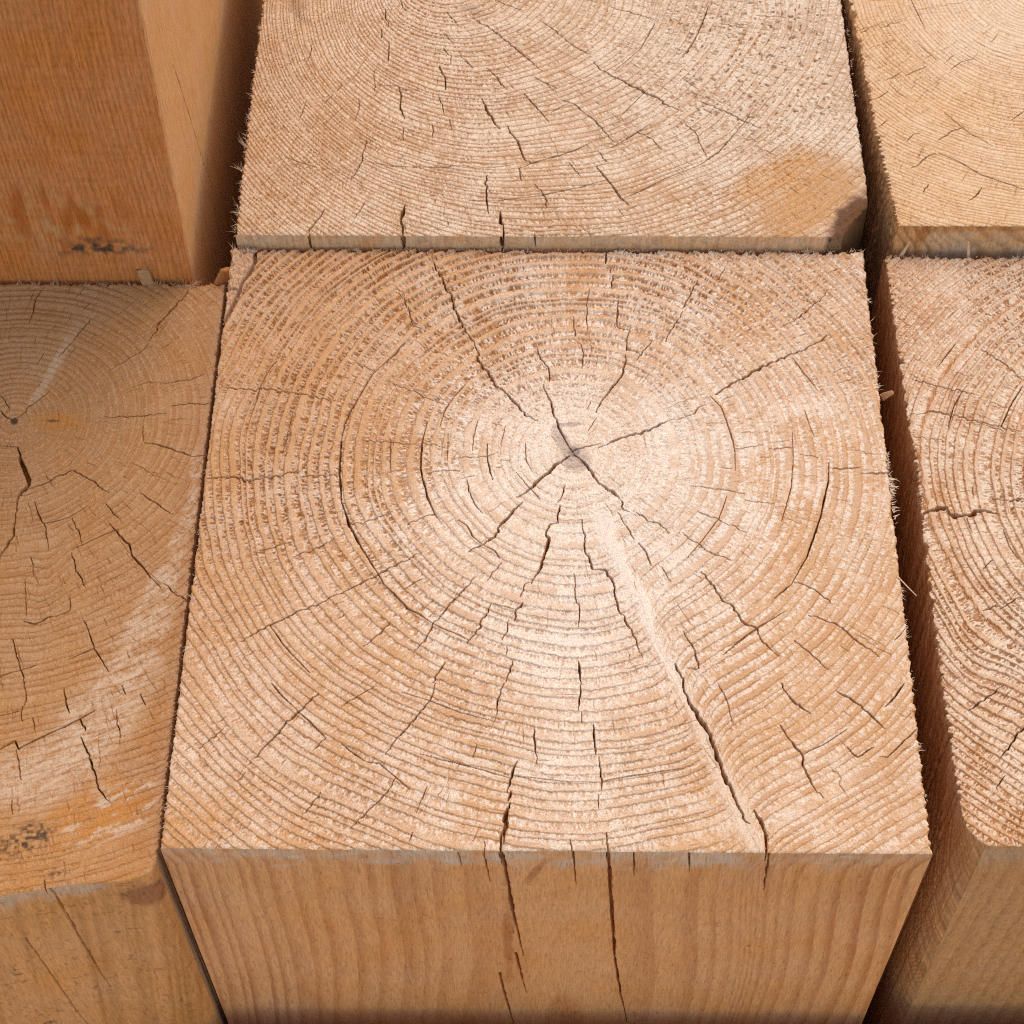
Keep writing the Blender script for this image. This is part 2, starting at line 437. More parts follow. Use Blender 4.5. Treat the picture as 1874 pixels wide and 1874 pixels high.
# ------------------------------------------------------------------ materials
def wood_material(name, early, late, pale=(0.80, 0.68, 0.55), stain=(0.50, 0.20, 0.045),
                  dark=(0.035, 0.018, 0.010), rough=0.62, spec=0.28, grain=(2700, 2700, 2700), bump=0.25, mottling=0.10):
    m = bpy.data.materials.new(name); m.use_nodes = True
    n = m.node_tree.nodes; L = m.node_tree.links
    b = n["Principled BSDF"]
    at = n.new("ShaderNodeAttribute"); at.attribute_name = "tone"; at.attribute_type = 'GEOMETRY'
    sep = n.new("ShaderNodeSeparateColor"); L.new(at.outputs["Color"], sep.inputs[0])
    tc = n.new("ShaderNodeTexCoord")
    mp = n.new("ShaderNodeMapping"); mp.inputs["Scale"].default_value = grain
    L.new(tc.outputs["Object"], mp.inputs[0])
    ns = n.new("ShaderNodeTexNoise"); ns.inputs["Scale"].default_value = 1.0; ns.inputs["Detail"].default_value = 3.0
    ns.inputs["Roughness"].default_value = 0.65
    L.new(mp.outputs[0], ns.inputs["Vector"])
    big = n.new("ShaderNodeTexNoise"); big.inputs["Scale"].default_value = 55.0; big.inputs["Detail"].default_value = 4.0
    L.new(tc.outputs["Object"], big.inputs["Vector"])

    def mix(fac, a, bcol):
        mx = n.new("ShaderNodeMix"); mx.data_type = 'RGBA'
        if isinstance(fac, (int, float)): mx.inputs[0].default_value = fac
        else: L.new(fac, mx.inputs[0])
        for s, v in ((6, a), (7, bcol)):
            if isinstance(v, tuple): mx.inputs[s].default_value = (*v, 1)
            else: L.new(v, mx.inputs[s])
        return mx.outputs[2]

    def ramp(v, a, bb, lo=0.0, hi=1.0):
        r = n.new("ShaderNodeMapRange"); L.new(v, r.inputs[0])
        r.inputs[1].default_value = a; r.inputs[2].default_value = bb
        r.inputs[3].default_value = lo; r.inputs[4].default_value = hi
        return r.outputs[0]
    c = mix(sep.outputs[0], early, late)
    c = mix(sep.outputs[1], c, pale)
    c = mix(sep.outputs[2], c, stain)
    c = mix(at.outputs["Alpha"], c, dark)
    # fine fibre mottling and slow drift of hue, both properties of the wood itself
    hs = n.new("ShaderNodeHueSaturation")
    L.new(ramp(ns.outputs[0], 0.3, 0.7, 1-mottling*1.6, 1+mottling), hs.inputs["Value"])
    L.new(ramp(big.outputs[0], 0.3, 0.7, 0.95, 1.05), hs.inputs["Saturation"])
    L.new(c, hs.inputs["Color"])
    L.new(hs.outputs[0], b.inputs["Base Color"])
    L.new(ramp(sep.outputs[0], 0, 1, rough+0.10, rough-0.10), b.inputs["Roughness"])
    b.inputs["Specular IOR Level"].default_value = spec
    bp = n.new("ShaderNodeBump"); bp.inputs["Strength"].default_value = bump
    bp.inputs["Distance"].default_value = 0.0003
    L.new(ns.outputs[0], bp.inputs["Height"]); L.new(bp.outputs[0], b.inputs["Normal"])
    return m

# ------------------------------------------------------------------ objects
def tag(o, **k):
    for a, v in k.items():
        if v is not None: o[a] = v
    return o

def thing(name, label, cat, loc=(0, 0, 0), group=None):
    o = bpy.data.objects.new(name, None); scene.collection.objects.link(o)
    o.empty_display_size = 0.02
    o.location = [v*MM for v in loc]
    return tag(o, label=label, category=cat, group=group)

def grid_mesh_data(P, tone):
    """P (n,m,3) mm, tone (n,m,4); returns vertex, face and colour arrays"""
    n, mm_ = P.shape[:2]
    idx = np.arange(n*mm_).reshape(n, mm_)
    f = np.stack([idx[:-1, :-1], idx[1:, :-1], idx[1:, 1:], idx[:-1, 1:]], -1).reshape(-1, 4)
    return P.reshape(-1, 3), f, tone.reshape(-1, 4)

def link_mesh(name, chunks, mat, parent=None, smooth=True, base=(0, 0, 0)):
    V = []; Fc = []; T = []; off = 0
    for v, f, t in chunks:
        V.append(v); Fc.append(f+off); T.append(t); off += len(v)
    V = ((np.concatenate(V) - np.array(base))*MM).astype(np.float32)
    Fc = np.concatenate(Fc).astype(np.int32); T = np.concatenate(T).astype(np.float32)
    me = bpy.data.meshes.new(name)
    me.vertices.add(len(V)); me.vertices.foreach_set("co", V.ravel())
    k = Fc.shape[1]
    me.loops.add(len(Fc)*k); me.loops.foreach_set("vertex_index", Fc.ravel())
    me.polygons.add(len(Fc))
    me.polygons.foreach_set("loop_start", np.arange(0, len(Fc)*k, k, dtype=np.int32))
    me.update(calc_edges=True)
    if smooth:
        me.polygons.foreach_set("use_smooth", np.ones(len(Fc), bool))
    ca = me.attributes.new("tone", 'FLOAT_COLOR', 'POINT')
    ca.data.foreach_set("color", T.ravel())
    me.materials.append(mat)
    o = bpy.data.objects.new(name, me); scene.collection.objects.link(o)
    if parent is not None: o.parent = parent
    return o

# ------------------------------------------------------------------ cracks
def stamp(D, X, Y, pts, w, depth, rng, jag=0.35, taper=(0.35, 0.35), hop=1.0):
    """carve a jagged split into depth map D; X (n,), Y (m,) are the axis arrays"""
    pts = np.asarray(pts, float)
    seg = np.hypot(*np.diff(pts, axis=0).T); L = seg.sum()
    if L < 0.3: return
    n = max(3, int(L/0.55)); s = np.linspace(0, L, n+1); cs = np.r_[0, np.cumsum(seg)]
    px = np.interp(s, cs, pts[:, 0]); py = np.interp(s, cs, pts[:, 1])
    tx = np.gradient(px); ty = np.gradient(py); tl = np.hypot(tx, ty)+1e-9
    off = np.convolve(rng.normal(0, jag, n+3), [0.3, 0.4, 0.3], 'valid')
    st = np.zeros(n+1); q0 = rng.uniform(0.5, 3.0); v0 = 0.0      # sideways hops where the split crosses a ring
    while q0 < L:
        v0 = np.clip(v0*0.3 + rng.normal(0, min(0.26, 0.10+w*0.28)), -0.5, 0.5); st[s > q0] = v0; q0 += rng.uniform(1.6, 4.2)
    off = off + st*(L > 4)*hop
    off *= np.minimum(1, np.minimum(s+0.3, L-s+0.3)/1.0)
    px = px - ty/tl*off; py = py + tx/tl*off
    q = s/L
    ww = w*np.clip(np.minimum((q+0.10)/taper[0], (1-q+0.05)/taper[1]), 0.18, 1.0)
    ww = ww*(1+0.35*np.convolve(rng.normal(0, 1, n+5), np.ones(5)/5**0.5, 'valid')*0.75)
    ww = np.clip(ww, 0.03, None)
    for i in range(n):
        x0, y0, x1, y1 = px[i], py[i], px[i+1], py[i+1]
        wa = max(ww[i], ww[i+1])/2 + 0.3
        a0 = np.searchsorted(X, min(x0, x1)-wa); a1 = np.searchsorted(X, max(x0, x1)+wa)
        b0 = np.searchsorted(Y, min(y0, y1)-wa); b1 = np.searchsorted(Y, max(y0, y1)+wa)
        if a1-a0 < 1 or b1-b0 < 1: continue
        gx = X[a0:a1, None]; gy = Y[None, b0:b1]
        dx, dy = x1-x0, y1-y0; l2 = dx*dx+dy*dy+1e-9
        t = np.clip(((gx-x0)*dx+(gy-y0)*dy)/l2, 0, 1)
        d = np.hypot(gx-x0-t*dx, gy-y0-t*dy)
        w_ = (ww[i]*(1-t)+ww[i+1]*t)/2
        dep = depth*min(1.0, 0.25+ww[i]/0.45)
        c = np.clip((w_-d)/0.13+0.62, 0, 1)*dep
        D[a0:a1, b0:b1] = np.maximum(D[a0:a1, b0:b1], c)

def axis(segs):
    """segs: [(start, step), ..., (end,)]"""
    out = []
    for (a, st), nx in zip(segs[:-1], segs[1:]):
        b = nx[0]; k = max(1, int(round((b-a)/st))); out.append(np.linspace(a, b, k, endpoint=False))
    return np.r_[np.concatenate(out), segs[-1][0]]

# ------------------------------------------------------------------ timber generator
def timber(name, label, x0, x1, y0, y1, z, length, U, V, pith, spacing, mats, cracks=(), fronts=(),
           checks=300, arcs=60, relief=0.45, fuzz=0.25, seed=1, edge=None, tone_fn=None, warp_fn=None,
           side_levels=None, side_tone=None, jagged=(0.35, 0.35, 0.35, 0.35), ring_ecc=(0.0, 0.0), crack_depth=5.5, crack_scale=1.0,
           z_fn=None, lean=0.0, late_amt=1.0, end_parts=True, group="square sawn timbers stacked tight with their end grain up", row_gap=0.35, pit_fn=None, line_fn=None, bar_fn=None, relief_fn=None, teeth=(0, 0, 0, 0), pit_amt=0.6, pale_amt=1.0, line_amt=1.0, persist=0.35, check_w=(0.03, 0.13)):
    rng = np.random.default_rng(seed)
    U = np.asarray(U, float); V = np.asarray(V, float)
    nu, nv = len(U), len(V)
    root = thing(name, label, "timber", ((x0+x1)/2, (y0+y1)/2, z-length), group)
    base = ((x0+x1)/2, (y0+y1)/2, z-length)
    # edge outlines, offsets inward: left(y), right(y), front(x), back(x) -> persistent part and local tear
    def tear(s, a, k):
        n = fbm(s/0.9, s*0+k*3.1, seed+k, 3)
        c = np.abs(vn(s/0.38, s*0+7.7, seed+k+3))
        return a*(np.clip(n+0.25, 0, 1)*1.1 + c*0.45*(0.4+0.6*np.clip(fbm(s/6, s*0, seed+k+9)+0.6, 0, 1)))
    pl, pr, pf, pb = [np.zeros(nv), np.zeros(nv), np.zeros(nu), np.zeros(nu)]
    if edge:
        if 'L' in edge: pl = np.interp(V, *zip(*edge['L']))
        if 'R' in edge: pr = np.interp(V, *zip(*edge['R']))
        if 'F' in edge: pf = np.interp(U, *zip(*edge['F']))
        if 'B' in edge: pb = np.interp(U, *zip(*edge['B']))
    jl, jr, jf, jb = (tear(V, jagged[0], 1), tear(V, jagged[1], 2), tear(U, jagged[2], 3), tear(U, jagged[3], 4))
    def remap(pl, pr, pf, pb, jl, jr, jf, jb):
        Xg = np.repeat(U[:, None], nv, 1); Yg = np.repeat(V[None, :], nu, 0)
        mL = np.maximum(6, 2.5*np.abs(pl).max()); mR = np.maximum(6, 2.5*np.abs(pr).max())
        mF = np.maximum(6, 2.5*np.abs(pf).max()); mB = np.maximum(6, 2.5*np.abs(pb).max())
        wl = np.clip(1-(Xg-x0)/mL, 0, 1); wr = np.clip(1-(x1-Xg)/mR, 0, 1)
        wf = np.clip(1-(Yg-y0)/mF, 0, 1); wb = np.clip(1-(y1-Yg)/mB, 0, 1)
        wl1 = np.clip(1-(Xg-x0)/1.8, 0, 1); wr1 = np.clip(1-(x1-Xg)/1.8, 0, 1)
        wf1 = np.clip(1-(Yg-y0)/1.8, 0, 1); wb1 = np.clip(1-(y1-Yg)/1.8, 0, 1)
        X = Xg + pl[None]*wl - pr[None]*wr + jl[None]*wl1 - jr[None]*wr1
        Y = Yg + pf[:, None]*wf - pb[:, None]*wb + jf[:, None]*wf1 - jb[:, None]*wb1
        return X, Y
    # ring field ------------------------------------------------------
    def rings(X, Y, Z=0.0, wob=1.0):
        px = pith[0]; py = pith[1]
        dx = X-px; dy = Y-py
        r = np.hypot(dx, dy); th = np.arctan2(dy, dx)
        ee = ring_ecc[0]
        r = r/(1+ee*np.cos(th-math.radians(ring_ecc[1])))
        r = r + wob*(1.3*vn(X/26, Y/26, seed+11)*np.clip(r/30, 0, 1) + 0.35*vn(X/7, Y/7, seed+12)*np.clip(r/10, 0, 1))
        if warp_fn is not None: r = r + warp_fn(X, Y, r, th)
        rs, ks = spacing      # table of radii and ring widths
        rr = np.arange(0, 420, 0.25); t = np.cumsum(0.25/np.interp(rr, rs, ks))
        t = t + 0.32*vn(t*0.9, t*0, seed+13) + 0.45*vn(t*0.37, t*0+3.3, seed+16)            # uneven ring widths
        ring_tab[:] = [t, rr]
        return r, th, np.interp(r, rr, t)
    ring_tab = []
    for jj_, xe, ye, a_, q_ in ((jl, x0+pl, V, teeth[0], 1), (jr, x1-pr, V, teeth[1], 2), (jf, U, y0+pf, teeth[2], 3), (jb, U, y1-pb, teeth[3], 4)):
        if a_ > 0:      # the soft early wood breaks away between the hard bands, so an arris looks toothed
            te = rings(xe+0*ye, ye+0*xe)[2]; fe = te-np.floor(te)
            s_ = np.asarray(xe+0*ye)+np.asarray(ye+0*xe)
            jj_ += a_*np.clip(0.55+0.9*fbm(s_/7, s_*0, seed+60+q_), 0, 1.4)*(1-sst(0.25, 0.75, fe)+sst(0.93, 1.0, fe))*(0.75+0.5*vn(s_/0.5, s_*0, seed+66))
    X, Y = remap(pl, pr, pf, pb, jl, jr, jf, jb)
    r, th, t = rings(X, Y)
    t = t + 0.07*vn(th*np.clip(r, 6, None)/0.55, np.floor(t)*3.7, seed+14) + 0.05*vn(X/0.9, Y/0.9, seed+15)
    k = np.floor(t); f = t-k
    ang = th*np.clip(np.interp(k+0.5, ring_tab[0], ring_tab[1]), 6, None)      # arc length along each ring
    kk = k*7.13
    # per-ring patchiness along the arc
    patch = fbm(th*14+kk, kk*0.37, seed+20, 3)
    lw = 0.50 + 0.08*vn(kk, th*3, seed+21)
    late = sst(lw-0.10, lw+0.12, f)*(1-sst(0.955, 1.0, f))
    ki = k.astype(np.int64); cell = np.floor(ang/(5.0+3*_TAB[(ki*13) & 511, 7]) + 40*_TAB[(ki*29) & 511, 3]).astype(np.int64)
    cv = _TAB[(ki*31+cell*7) & 511, (cell*17+ki*3) & 511]          # blocks between tiny radial checks wear differently
    bars = late*sst(0.42, 0.62, cv+0.35*patch+0.10*vn(ang/0.8, f*3, seed+35))      # worn smooth stretches of the hard bands
    late_vis = late*np.clip(0.55+0.6*patch+0.65*(cv-0.45), 0.03, 1)*late_amt
    if bar_fn is not None: q_ = bar_fn(X, Y, r); late_vis = late_vis*(1-q_) + 0.85*bars*q_
    # relief: latewood bands stand proud, early wood torn out; a sharp step at the ring boundary
    local = np.interp(r, *spacing)
    H = relief*(1.0 if relief_fn is None else relief_fn(X, Y, r))*(late-0.55)*np.clip(local/3.0, 0.25, 1.2)*(0.75+0.35*patch)
    comb = vn(r/1.3, ang/0.55+kk, seed+22)*0.75 + vn(r/0.6, ang/0.28, seed+23)*0.55
    comb = np.where(r < 25, vn(X/0.5, Y/0.5, seed+24), comb)
    cut = np.clip(comb, 0, 1)
    rough = vn(X/0.42, Y/0.42, seed+25)*0.5 + vn(X/0.8, Y/0.8, seed+26)*0.5
    zone = np.clip(0.65+0.9*fbm(X/28, Y/28, seed+27), 0.15, 1.3)
    H = H + fuzz*zone*((1-late)*(comb*1.25-0.35*np.abs(rough)) + (0.22+0.35*np.clip(-patch, 0, 1))*late*rough*(1-0.7*bars))
    # torn pits where fibres were pulled out
    aw = ang + 0.5*vn(X/2.2, Y/2.2, seed+36)
    cmb = vn(r/1.15, aw/(0.36+0.10*_TAB[(ki*5) & 511, 9])+kk*1.7, seed+28) + 0.60*vn(X/0.36, Y/0.36, seed+29) + 0.35*vn(X/2.6, Y/2.6, seed+37)
    cmb = np.where(r < 22, vn(X/0.45, Y/0.45, seed+29), cmb)
    band = (1-sst(0.42, 0.66, f + 0.10*vn(ang/1.5, kk, seed+34)))*sst(0.0, 0.10, f)
    pit = sst(0.02, 0.62, cmb)*band*pit_amt*(zone if np.isscalar(zone) else np.clip(zone, 0.3, 1.3))
    if pit_fn is not None: pit = pit*pit_fn(X, Y, r)
    H = H - pit*1.7*fuzz
    # tiny gap along some ring boundaries
    gapm = np.exp(-((f-0.985)*local/0.13)**2)*np.clip(fbm(th*9+kk, kk*0.21, seed+30)*1.6+0.05, 0, 1)
    H = H - row_gap*gapm*np.clip(0.4+1.2*(cv-0.3), 0, 1.2)
    false_ring = np.exp(-((f-0.30)/0.06)**2)*np.clip(fbm(th*11+kk, kk*0.3, seed+33)*1.4, 0, 1)
    H = H - 0.14*false_ring
    H = H + 0.35*fbm(X/35, Y/35, seed+31)
    rim_ = (sst(0.86, 0.97, f)+1-sst(0.0, 0.11, f))*np.clip(0.75+0.5*patch+0.5*(cv-0.5), 0.1, 1.15)*(line_amt if line_fn is None else line_fn(X, Y, r))   # dense dark line closing each ring
    speck = np.clip(comb*0.55+rough*0.55, -1, 1)*(1-0.6*late)
    pale = pale_amt*np.clip(0.38+0.55*fbm(X/13, Y/13, seed+32)+1.15*speck+0.75*band*sst(0.05, 0.7, -cmb)+0.3*(cv-0.5), 0, 0.95)*(1-0.45*late_vis)*(1-0.8*gapm)*(1-np.clip(pit, 0, 1))*(1-0.85*np.clip(rim_, 0, 1))*(1-0.8*bars*(0 if bar_fn is None else q_))
    T = np.zeros(X.shape+(4,), np.float32)
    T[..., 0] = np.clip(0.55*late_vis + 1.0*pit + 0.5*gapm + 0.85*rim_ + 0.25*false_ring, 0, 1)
    T[..., 1] = pale
    T[..., 0] = np.clip(T[..., 0] + 0.22*np.clip(vn(X/0.3, Y/0.3, seed+38)+0.4*vn(X/1.1, Y/1.1, seed+39)-0.2, 0, 1)*(1-bars), 0, 1)
    T[..., 2] = np.clip(0.45*pit + 0.45*rim_, 0, 1)
    if tone_fn is not None: H = tone_fn(T, H, X, Y, r, th, t, late, rough)
    # cracks -----------------------------------------------------------
    D = np.zeros((nu, nv), np.float32)
    for c in cracks:
        p = np.array(c[1:]).reshape(-1, 2)
        # splits that follow a ring are smooth, splits across the rings are ragged
        pr_ = np.hypot(p[:, 0]-pith[0], p[:, 1]-pith[1]); plen = np.hypot(*np.diff(p, axis=0).T).sum()
        circ = (pr_.max()-pr_.min()) < 0.25*plen
        stamp(D, U, V, p, c[0]*crack_scale*np.interp(c[0], [0.3, 0.45, 0.6, 0.9], [0.46, 0.54, 0.68, 0.92])*(0.85 if circ else 1), crack_depth, rng, jag=0.07 if circ else 0.16, hop=0.15 if circ else 1.0)
    # small checks: radial splits hopping from ring to ring, arcs along the rings
    vis = (U.min()+4, U.max()-4, V.min()+4, V.max()-4)
    du = U[(np.r_[np.diff(U), 9] < 0.3)]; dv = V[(np.r_[np.diff(V), 9] < 0.3)]
    if len(du) and len(dv):
        for i in range(checks):
            x = rng.uniform(du[0], du[-1]); y = rng.uniform(dv[0], dv[-1])
            a = math.atan2(y-pith[1], x-pith[0]); L = rng.uniform(0.8, 1.6)*rng.choice([2.2, 4, 7, 11], p=[.42, .32, .18, .08])
            pts = [(x, y)]; aa = a + rng.normal(0, 0.10)
            n = max(1, int(L/2.4))
            for q in range(n):
                x += math.cos(aa)*L/n; y += math.sin(aa)*L/n; pts.append((x, y))
                if rng.random() < 0.6:
                    jx = rng.normal(0, 0.45); x += -math.sin(aa)*jx; y += math.cos(aa)*jx; pts.append((x, y))
            stamp(D, U, V, pts, rng.uniform(*check_w), 0.9, rng, jag=0.10)
        for i in range(arcs):
            x = rng.uniform(du[0], du[-1]); y = rng.uniform(dv[0], dv[-1])
            rr_ = math.hypot(x-pith[0], y-pith[1]); a = math.atan2(y-pith[1], x-pith[0]); L = rng.uniform(3, 14)
            if ring_ecc[0] > 0: L *= 0.5
            tt = np.linspace(a, a+L/max(rr_, 5), 7)
            stamp(D, U, V, np.c_[pith[0]+rr_*np.cos(tt), pith[1]+rr_*np.sin(tt)], rng.uniform(*check_w)*0.9, 0.8, rng, jag=0.05)
    split_mask = np.clip(D/0.5, 0, 1)                       # redder, darker colour and less grey fuzz with split depth
    T[..., 1] *= 1-split_mask; T[..., 0] = np.maximum(T[..., 0], split_mask); T[..., 2] = np.maximum(T[..., 2], 0.5*split_mask)
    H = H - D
    # soft drop right at the sawn arris
    em = np.minimum(np.minimum(X-X[0:1, :], X[-1:, :]-X), np.minimum(Y-Y[:, 0:1], Y[:, -1:]-Y))
    H = H - 0.35*np.exp(-np.clip(em, 0, None)/0.35)
    if z_fn is not None: H = H + z_fn(X, Y)
    Z = z + H
    Xw = X + lean*Z
    P = np.stack([Xw, Y, Z], -1)
    ch = [grid_mesh_data(P, T)]
    link_mesh("end_grain", ch, mats[0], root, base=base)
    # shaft: four side sheets hanging from the same outline ------------
    lev = dict(F=None, B=None, L=None, R=None)
    lev.update(side_levels or {})
    coarse = np.array([0, 1, 3, 8, 20, 60, length], float)
    nX, nY = remap(pl, pr, pf, pb, jl*0, jr*0, jf*0, jb*0)
    chunks = []
    for s in 'FBLR':
        d = lev[s]; d = coarse if d is None else np.asarray(d, float)
        if s == 'F': top = P[:, 0]; nom = np.stack([nX[:, 0], nY[:, 0]], -1); nrm = (0, 1); S = U; jj = jf
        if s == 'B': top = P[:, -1]; nom = np.stack([nX[:, -1], nY[:, -1]], -1); nrm = (0, -1); S = U; jj = jb
        if s == 'L': top = P[0, :]; nom = np.stack([nX[0, :], nY[0, :]], -1); nrm = (1, 0); S = V; jj = jl
        if s == 'R': top = P[-1, :]; nom = np.stack([nX[-1, :], nY[-1, :]], -1); nrm = (-1, 0); S = V; jj = jr
        jagk = persist if s in 'LRB' else 0.12
        Sg = np.repeat(S[:, None], len(d), 1); Dg = np.repeat(d[None, :], len(S), 0)
        e = jj[:, None]*((1-jagk)*np.exp(-Dg/1.1)+jagk)
        nxx = nom[:, 0][:, None] + 0*Dg; nyy = nom[:, 1][:, None] + 0*Dg
        zz = z - Dg
        hh = (top[:, 2]-z)[:, None]
        zz = zz + hh*np.exp(-Dg/6.0)
        # ring field on this face, drifting slowly along the timber
        kx = 3.2*vn(Dg/95, Sg/200, seed+41); ky = 2.4*vn(Dg/80, Sg/150, seed+42)
        rr2, th2, t2 = rings(nxx+kx*sst(0, 12, Dg), nyy+ky*sst(0, 12, Dg))
        f2 = t2-np.floor(t2)
        late2 = sst(0.35, 0.85, f2)*(1-sst(0.93, 1.0, f2))
        fib = vn(Sg/0.22, Dg/9, seed+43)*0.5 + vn(Sg/0.5, Dg/25, seed+44)*0.5
        h2 = 0.05*fib + 0.05*late2 + 0.10*fbm(Sg/9, Dg/30, seed+45)
        T2 = np.zeros(Sg.shape+(4,), np.float32)
        T2[..., 0] = late2
        if side_tone is not None: h2 = side_tone(s, T2, h2, Sg, Dg, nxx, nyy, late2, fib, f2)
        D2 = np.zeros(Sg.shape, np.float32)
        for (fs, c) in fronts:
            if fs == s:
                p = np.array(c[1:]).reshape(-1, 2).copy(); p[:, 1] = np.clip(z-p[:, 1], -1, None)
                stamp(D2, S, d, p, max(0.2, c[0]), 5.0, rng, jag=0.06, taper=(0.05, 0.6), hop=0.2)
        ins = e - h2 + D2*(Dg > -1)
        ins[:, 0] = jj
        x3 = nxx + nrm[0]*ins; y3 = nyy + nrm[1]*ins
        P2 = np.stack([x3 + lean*zz, y3, zz], -1)
        P2[:, 0] = top
        if s in 'BL': P2 = P2[:, ::-1]; T2 = T2[:, ::-1]
        P2 = P2[::-1]; T2 = T2[::-1]
        if s in 'FR' : pass
        chunks.append(grid_mesh_data(P2, T2))
    link_mesh("shaft", chunks, mats[1], root, base=base)
    return root, base, dict(U=U, V=V, P=P, jl=jl)

# ------------------------------------------------------------------ torn fibres
def fibres(parent, base, items, mat, name="torn_fibre", seed=3, stuff=True):
    """items: (x, y, z, dir(3), length, width) -> thin bent tapering strips with thickness"""
    rng = np.random.default_rng(seed)
    V = []; Fc = []; T = []
    for (x, y, z, d, L, w) in items:
        d = np.array(d, float); d /= np.linalg.norm(d)
        up = np.array((0, 0, 1.0)); side = np.cross(d, up)
        if np.linalg.norm(side) < 0.1: side = np.array((1.0, 0, 0))
        side /= np.linalg.norm(side); nn = np.cross(side, d)
        bend = rng.normal(0, 0.28, 2); n = 5; o = len(V)
        for i in range(n):
            q = i/(n-1); c = np.array((x, y, z)) + d*L*q + (side*bend[0]+nn*bend[1])*L*q*q
            ww = w*(1-0.82*q)/2
            for a in (0, 120, 240):
                aa = math.radians(a); V.append(c + side*ww*math.cos(aa) + nn*ww*0.7*math.sin(aa))
                T.append((rng.uniform(0.0, 0.5), rng.uniform(0.2, 0.9), rng.uniform(0, 0.25), 0))
        for i in range(n-1):
            for a in range(3):
                b = (a+1) % 3
                Fc.append((o+i*3+a, o+i*3+b, o+i*3+3+b, o+i*3+3+a))
    if not V: return None
    ob = link_mesh(name, [(np.array(V), np.array(Fc), np.array(T))], mat, parent, base=base)
    if stuff: ob["kind"] = "stuff"
    return ob
# ------------------------------------------------------------------ ground under the stack
def ground():
    m = bpy.data.materials.new("packed_earth"); m.use_nodes = True
    n = m.node_tree.nodes; L = m.node_tree.links; b = n["Principled BSDF"]
    ns = n.new("ShaderNodeTexNoise"); ns.inputs["Scale"].default_value = 18; ns.inputs["Detail"].default_value = 8
    tc = n.new("ShaderNodeTexCoord"); L.new(tc.outputs["Object"], ns.inputs["Vector"])
    cr = n.new("ShaderNodeValToRGB"); L.new(ns.outputs[0], cr.inputs[0])
    cr.color_ramp.elements[0].color = (0.10, 0.075, 0.05, 1); cr.color_ramp.elements[1].color = (0.24, 0.19, 0.14, 1)
    L.new(cr.outputs[0], b.inputs["Base Color"]); b.inputs["Roughness"].default_value = 0.95
    me = bpy.data.meshes.new("ground")
    s = 20.0; z = -0.4005
    me.from_pydata([(-s, -s, z), (s, -s, z), (s, s, z), (-s, s, z)], [], [(0, 1, 2, 3)])
    me.materials.append(m)
    o = bpy.data.objects.new("ground", me); scene.collection.objects.link(o); o["kind"] = "structure"
ground()

# colours: end grain (early, late wood) and planed sides
END_MID = wood_material("end_grain_middle", (0.60, 0.37, 0.225), (0.46, 0.21, 0.085), pale=(0.75, 0.67, 0.61), stain=(0.50, 0.22, 0.07), dark=(0.15, 0.085, 0.085), mottling=0.24)
END_BACK = wood_material("end_grain_back", (0.55, 0.375, 0.26), (0.35, 0.17, 0.09), pale=(0.70, 0.62, 0.545), stain=(0.52, 0.235, 0.06), dark=(0.060, 0.012, 0.005), mottling=0.26)
END_YELLOW = wood_material("end_grain_yellow", (0.64, 0.42, 0.25), (0.43, 0.21, 0.095), pale=(0.70, 0.61, 0.52), mottling=0.14)
END_RIGHT = wood_material("end_grain_right", (0.61, 0.375, 0.235), (0.38, 0.145, 0.052), pale=(0.71, 0.61, 0.52), mottling=0.24)
END_LEFT = wood_material("end_grain_left", (0.45, 0.235, 0.11), (0.31, 0.12, 0.045), pale=(0.58, 0.45, 0.35), mottling=0.20)
SIDE = wood_material("planed_side", (0.74, 0.37, 0.18), (0.51, 0.19, 0.078), pale=(0.62, 0.52, 0.46), stain=(0.40, 0.13, 0.05),
                     rough=0.6, spec=0.25, grain=(2600, 2600, 240), bump=0.35, mottling=0.15)
SIDE_LEFT = wood_material("weathered_side", (0.77, 0.385, 0.175), (0.48, 0.22, 0.08), pale=(0.62, 0.52, 0.44), stain=(0.36, 0.15, 0.07),
                     rough=0.6, spec=0.25, grain=(1500, 1500, 200), bump=0.2, mottling=0.14)
SIDE_ROUGH = wood_material("rough_sawn_side", (0.68, 0.38, 0.20), (0.40, 0.19, 0.09), pale=(0.58, 0.47, 0.38), stain=(0.36, 0.13, 0.04),
                     rough=0.7, spec=0.15, grain=(1400, 1400, 240), bump=0.4, mottling=0.15)
SIDE_TALL = wood_material("tall_side", (0.62, 0.25, 0.10), (0.44, 0.145, 0.048), pale=(0.55, 0.36, 0.20), stain=(0.42, 0.11, 0.025),
                     dark=(0.05, 0.045, 0.045), rough=0.6, spec=0.25, grain=(2600, 2600, 200), bump=0.35, mottling=0.17)

def seg_dist(X, Y, pts):
    """distance to polyline, signed (+ on its right-hand side going down the list), and position 0..1"""
    pts = np.asarray(pts, float); best = np.full(X.shape, 1e9); sg = np.zeros(X.shape); pos = np.zeros(X.shape)
    L = np.r_[0, np.cumsum(np.hypot(*np.diff(pts, axis=0).T))]
    for i in range(len(pts)-1):
        (a, b), (c, d) = pts[i], pts[i+1]; dx, dy = c-a, d-b; l2 = dx*dx+dy*dy
        t = np.clip(((X-a)*dx+(Y-b)*dy)/l2, 0, 1)
        e = np.hypot(X-a-t*dx, Y-b-t*dy); s = np.sign((X-a)*dy-(Y-b)*dx)
        m = e < best
        best = np.where(m, e, best); sg = np.where(m, s, sg); pos = np.where(m, (L[i]+t*(L[i+1]-L[i]))/L[-1], pos)
    return best, sg, pos

